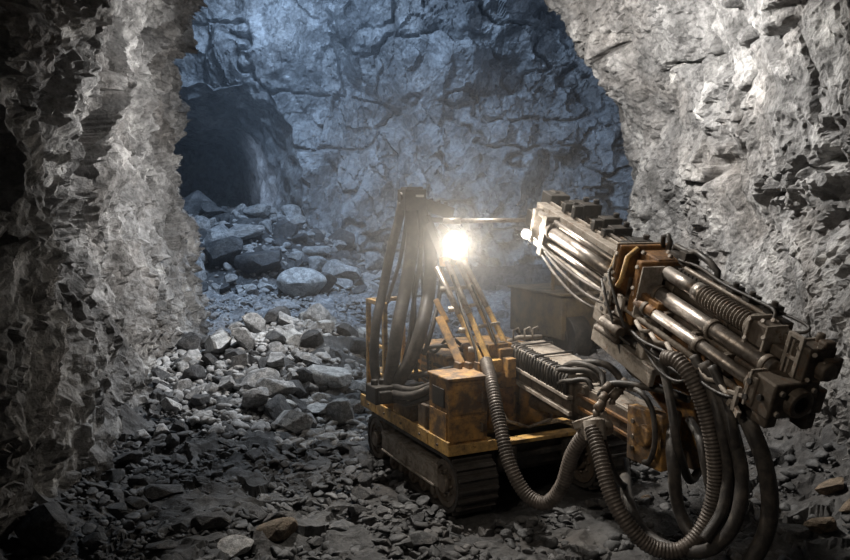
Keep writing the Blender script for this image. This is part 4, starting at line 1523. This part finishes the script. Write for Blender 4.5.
# ---- the big hoses in front
hose('ribbed_hose', [rp(*p) for p in ((486, 362, 8.05), (492, 385, 7.7), (500, 425, 7.4), (510, 465, 7.2), (526, 494, 7.1), (546, 503, 7.0), (562, 486, 6.9), (572, 455, 6.8),
                                      (586, 434, 6.7), (602, 428, 6.6))], 0.066, M['conduit'], rig, 0.11, 0.030, 12, 'grey ribbed hose looping low before the chassis')
hose('ribbed_hose', [rp(*p) for p in ((592, 428, 6.3), (600, 455, 6.15), (610, 492, 6.0), (626, 522, 5.9), (650, 546, 5.85), (680, 550, 5.8), (703, 528, 5.8), (715, 490, 5.8),
                                      (713, 445, 5.8), (703, 405, 5.85), (690, 376, 5.9), (676, 360, 6.0), (664, 358, 6.1))], 0.062, M['conduit'], rig, 0.11, 0.028, 12, 'brown ribbed hose hanging in one big loop below the feed')
for pts, r, lab in (
    ([(712, 352, 6.1), (722, 374, 5.9), (738, 402, 5.7), (752, 430, 5.5), (764, 462, 5.45), (770, 500, 5.45), (766, 532, 5.45), (752, 560, 5.45), (735, 585, 5.45)], 0.06, 'thick black hose hanging down below the drill end'),
    ([(704, 362, 5.85), (722, 400, 5.75), (735, 440, 5.65), (742, 480, 5.6), (736, 520, 5.55), (716, 546, 5.6), (694, 552, 5.75), (664, 546, 6.0), (640, 528, 6.2), (628, 500, 6.5), (625, 478, 7.0)], 0.05, None),
    ([(694, 356, 5.95), (712, 392, 5.8), (722, 430, 5.7), (728, 470, 5.7), (722, 510, 5.65), (704, 540, 5.6)], 0.04, None),
    ([(676, 415, 6.6), (672, 440, 6.3), (674, 470, 6.2), (678, 505, 6.2), (690, 532, 6.1), (706, 536, 6.0), (720, 512, 5.9), (726, 470, 5.85), (720, 420, 5.8), (706, 370, 5.85)], 0.05, None),
    ([(690, 420, 6.3), (700, 440, 6.0), (706, 470, 5.9), (714, 500, 5.85), (728, 510, 5.8), (738, 480, 5.7), (734, 430, 5.6), (726, 396, 5.65), (712, 366, 5.75)], 0.035, None),
    ([(654, 350, 6.5), (664, 372, 6.3), (672, 410, 6.15), (676, 440, 6.1), (682, 462, 6.2), (690, 480, 6.4), (700, 470, 6.6)], 0.035, None),
    ([(600, 395, 6.9), (612, 384, 6.75), (640, 386, 6.6), (668, 392, 6.5), (690, 400, 6.4)], 0.03, None),
    ([(604, 400, 6.8), (600, 420, 6.6), (606, 450, 6.5), (618, 480, 6.5), (628, 484, 6.9), (626, 460, 7.3)], 0.028, None),
    ([(628, 388, 6.8), (640, 392, 6.5), (652, 410, 6.4), (655, 440, 6.35), (650, 460, 6.4), (644, 462, 6.6)], 0.022, None),
    ([(618, 330, 6.9), (622, 352, 6.85), (630, 370, 6.8), (644, 380, 6.7)], 0.026, None),
):
    hose('hanging_hose', [rp(*p) for p in pts], r, M['rubber'], rig, n=10, label=lab)
# couplings where the two ribbed hoses meet the boom
t = MB()
t.cyl(rp(588, 432, 6.5), rp(606, 424, 6.6), 0.09, 14, False)
t.cyl(rp(594, 420, 6.35), rp(596, 440, 6.3), 0.085, 14, False)
t.bar(rp(575, 425, 6.75), rp(606, 415, 6.6), 0.08, 0.06, (0, 0, 1), False)
t.build('hose_coupling', M['dusty'], rig, 0.004)
for px, py, Y in ((604, 392, 6.7), (600, 402, 6.65), (612, 398, 6.7), (596, 410, 6.6), (620, 388, 6.75)):
    t = MB()
    q = rp(px, py, Y)
    t.cyl(q, q + Vector((0.06, 0.02, 0.06)), 0.04, 10, False)
    t.cyl(q + Vector((0.0, -.02, -0.05)), q, 0.028, 8, False)
    t.build('hose_fitting', M['iron'], rig)

# ================================================================== second machine, dim in the dust behind
MR = Fr(at(545, 372, 15.0), Rr, Bk, (0, 0, 1))
MR.o.z = 0.0
mac = empty('loader', MR.p(1.0, 0.5, 0), A26)
tag(mac, 'dull yellow machine standing half hidden in dust behind the drill rig', 'loader')
t = MB(MR)
t.box(0.35, 2.5, 0.0, 1.8, 0.40, 1.22)
t.box(0.30, 2.55, -0.05, 1.85, 1.22, 1.27)
t.box(1.15, 2.3, 0.2, 1.5, 1.27, 1.45)
body = t.build('body', M['faded'], mac, 0.03)
for a0, a1 in ((0.45, 1.0), (1.08, 1.7), (1.78, 2.4)):
    t = MB(MR)
    t.box(a0, a1, -0.03, 0.0, 0.55, 1.12)
    t.build('hatch', M['faded'], body, 0.012)
t = MB(MR)
for a in (0.55, 0.95):
    for b in (0.1, 0.6):
        t.box(a, a + 0.06, b, b + 0.06, 1.27, 1.68)
t.box(0.53, 1.03, 0.08, 0.68, 1.68, 1.73)
t.build('guard_frame', M['faded'], mac, 0.01)
t = MB(MR)
t.cyl((0.78, 0.3, 1.27), (0.78, 0.3, 1.42), 0.14, 16)
t.box(0.68, 0.88, 0.2, 0.4, 1.42, 1.56)
t.build('control_box', M['iron'], mac, 0.02)
t = MB(MR)
t.box(0.60, 0.67, 0.5, 0.57, 1.70, 2.6)
t.build('post', M['iron'], mac, 0.01)
for a in (0.45, 2.0):
    t = MB(MR)
    t.cyl((a, 0.15, 0.42), (a + 0.4, 0.15, 0.42), 0.46, 24)
    t.cyl((a - 0.02, 0.15, 0.42), (a + 0.42, 0.15, 0.42), 0.22, 16)
    t.build('wheel', M['black'], mac, 0.02)
    t = MB(MR)
    t.cyl((a, 1.5, 0.42), (a + 0.4, 1.5, 0.42), 0.46, 24)
    t.cyl((a - 0.02, 1.5, 0.42), (a + 0.42, 1.5, 0.42), 0.22, 16)
    t.build('wheel', M['black'], mac, 0.02)

# ================================================================== dust haze
def haze(name, loc, size, density, color, label, aniso=0.2, core=0.0):
    import bmesh
    bm = bmesh.new()
    bmesh.ops.create_icosphere(bm, subdivisions=3, radius=1.0)
    me = bpy.data.meshes.new(name)
    bm.to_mesh(me)
    bm.free()
    m = bpy.data.materials.new(name)
    m.use_nodes = True
    t = m.node_tree
    for n in list(t.nodes): t.nodes.remove(n)
    out = t.nodes.new('ShaderNodeOutputMaterial')
    vs = t.nodes.new('ShaderNodeVolumePrincipled')
    vs.inputs['Color'].default_value = (*color, 1)
    vs.inputs['Anisotropy'].default_value = aniso
    tc = t.nodes.new('ShaderNodeTexCoord')
    ln = t.nodes.new('ShaderNodeVectorMath')
    ln.operation = 'LENGTH'
    t.links.new(tc.outputs['Object'], ln.inputs[0])
    def math_node(op, x, y):
        n = t.nodes.new('ShaderNodeMath')
        n.operation = op
        for i, q in enumerate((x, y)):
            if isinstance(q, (int, float)): n.inputs[i].default_value = q
            else: t.links.new(q, n.inputs[i])
        return n.outputs[0]
    inv = math_node('MAXIMUM', math_node('SUBTRACT', 1.0, ln.outputs['Value']), 0.0)
    d1 = math_node('MULTIPLY', math_node('POWER', inv, 1.5), density)
    d2 = math_node('MULTIPLY', math_node('POWER', inv, 12.0), core)
    t.links.new(math_node('ADD', d1, d2), vs.inputs['Density'])
    t.links.new(vs.outputs[0], out.inputs['Volume'])
    o = link(name, me, m)
    o.location = loc
    o.scale = size
    tag(o, label, 'haze', kind='stuff')
    return o


haze('dust_haze', LP + LA * 0.15, (2.6, 2.6, 2.2), 0.075, (0.95, 0.92, 0.88), 'pale lamp-lit dust hanging around the rig lamp', 0.2, 0.28)  # dense centre added to the dust to widen the lamp's glow
haze('chamber_haze', (-1.5, 21.5, 4.0), (11.0, 7.0, 8.0), 0.015, (0.9, 0.95, 1.0), 'thin blue haze filling the chamber before the back wall', 0.0)

# ================================================================== LIGHT
def light(name, typ, loc, energy, color, target=None, **k):
    ld_ = bpy.data.lights.new(name, typ)
    ld_.energy = energy
    ld_.color = color
    for a, b in k.items(): setattr(ld_, a, b)
    o = bpy.data.objects.new(name, ld_)
    COL.objects.link(o)
    o.location = loc
    if target is not None:
        o.rotation_euler = (Vector(target) - Vector(loc)).to_track_quat('-Z', 'Y').to_euler()
    return o


# the rig's own lamp
light('work_lamp_light', 'SPOT', LP + LA * 0.08, 120, (1.0, 0.92, 0.80), LP + LA * 4, spot_size=math.radians(172), spot_blend=0.2, shadow_soft_size=0.06)
light('feed_lamp_light', 'POINT', SL + LA * 0.06, 9, (1.0, 0.95, 0.88), shadow_soft_size=0.03)
# unseen tunnel floods set by the light on rig and walls, then added fills
light('roof_flood', 'SPOT', (-1.3, 9.6, 7.3), 3000, (1.0, 0.94, 0.86), (1.2, 7.6, 1.0), spot_size=math.radians(62), spot_blend=0.9, shadow_soft_size=0.2)
light('wall_flood', 'SPOT', (0.9, 10.2, 5.6), 2300, (1.0, 0.97, 0.93), (4.4, 11.6, 4.0), spot_size=math.radians(125), spot_blend=1.0, shadow_soft_size=0.12)
light('wall_flood', 'SPOT', (-0.8, 11.2, 4.4), 1200, (1.0, 0.98, 0.96), (-4.5, 11.6, 2.9), spot_size=math.radians(140), spot_blend=1.0, shadow_soft_size=0.1)
light('arch_fill', 'SPOT', (0.6, 12.6, 6.2), 700, (1.0, 0.97, 0.93), (3.6, 14.6, 6.0), spot_size=math.radians(80), spot_blend=1.0, shadow_soft_size=0.1)  # added spot without a fixture, brightens the arch rim
light('drift_fill', 'SPOT', (-8.4, 27.6, 4.2), 420, (0.6, 0.75, 1.0), (-5.9, 29.6, 3.0), spot_size=math.radians(95), spot_blend=1.0, shadow_soft_size=0.1)  # added fill hidden inside the drift, brightens its right wall
light('pile_fill', 'SPOT', (-0.6, 14.2, 7.6), 1550, (0.68, 0.83, 1.0), (-1.8, 12.0, 0.4), spot_size=math.radians(68), spot_blend=1.0, shadow_soft_size=0.15)  # added cool fill, stands in for chamber light spilling onto the pile
light('rig_fill', 'SPOT', (-2.4, 2.2, 5.0), 360, (1.0, 0.87, 0.72), (1.6, 6.8, 1.7), spot_size=math.radians(52), spot_blend=1.0, shadow_soft_size=0.3)  # added warm fill from the camera side, lifts the rig's front faces
# unseen cold lamps in the chamber, one added to lift its floor
light('chamber_light', 'AREA', (-3.0, 18.6, 9.4), 950, (0.50, 0.70, 1.0), (-3.5, 26, 4.0), shape='DISK', size=0.8)
light('chamber_light', 'SPOT', (-2.6, 17.4, 8.4), 1100, (0.62, 0.78, 1.0), (-2.9, 18.4, 0.5), spot_size=math.radians(85), spot_blend=1.0, shadow_soft_size=0.15)  # added downward spot, brightens the floor beyond the pile
light('chamber_light', 'AREA', (4.0, 18.5, 8.5), 140, (0.55, 0.72, 1.0), (2.0, 26, 3.0), shape='DISK', size=1.2)

w = bpy.data.worlds.new('world')
scn.world = w
w.use_nodes = True
w.node_tree.nodes['Background'].inputs[0].default_value = (0.55, 0.62, 0.75, 1)
w.node_tree.nodes['Background'].inputs[1].default_value = 0.05

vs = scn.view_settings
vs.view_transform = 'Standard'
vs.look = 'None'
vs.gamma = 1
vs.exposure = 0.0
vs.use_curve_mapping = False
scn.cycles.use_denoising = True
scn.cycles.max_bounces = 6
scn.cycles.volume_bounces = 1
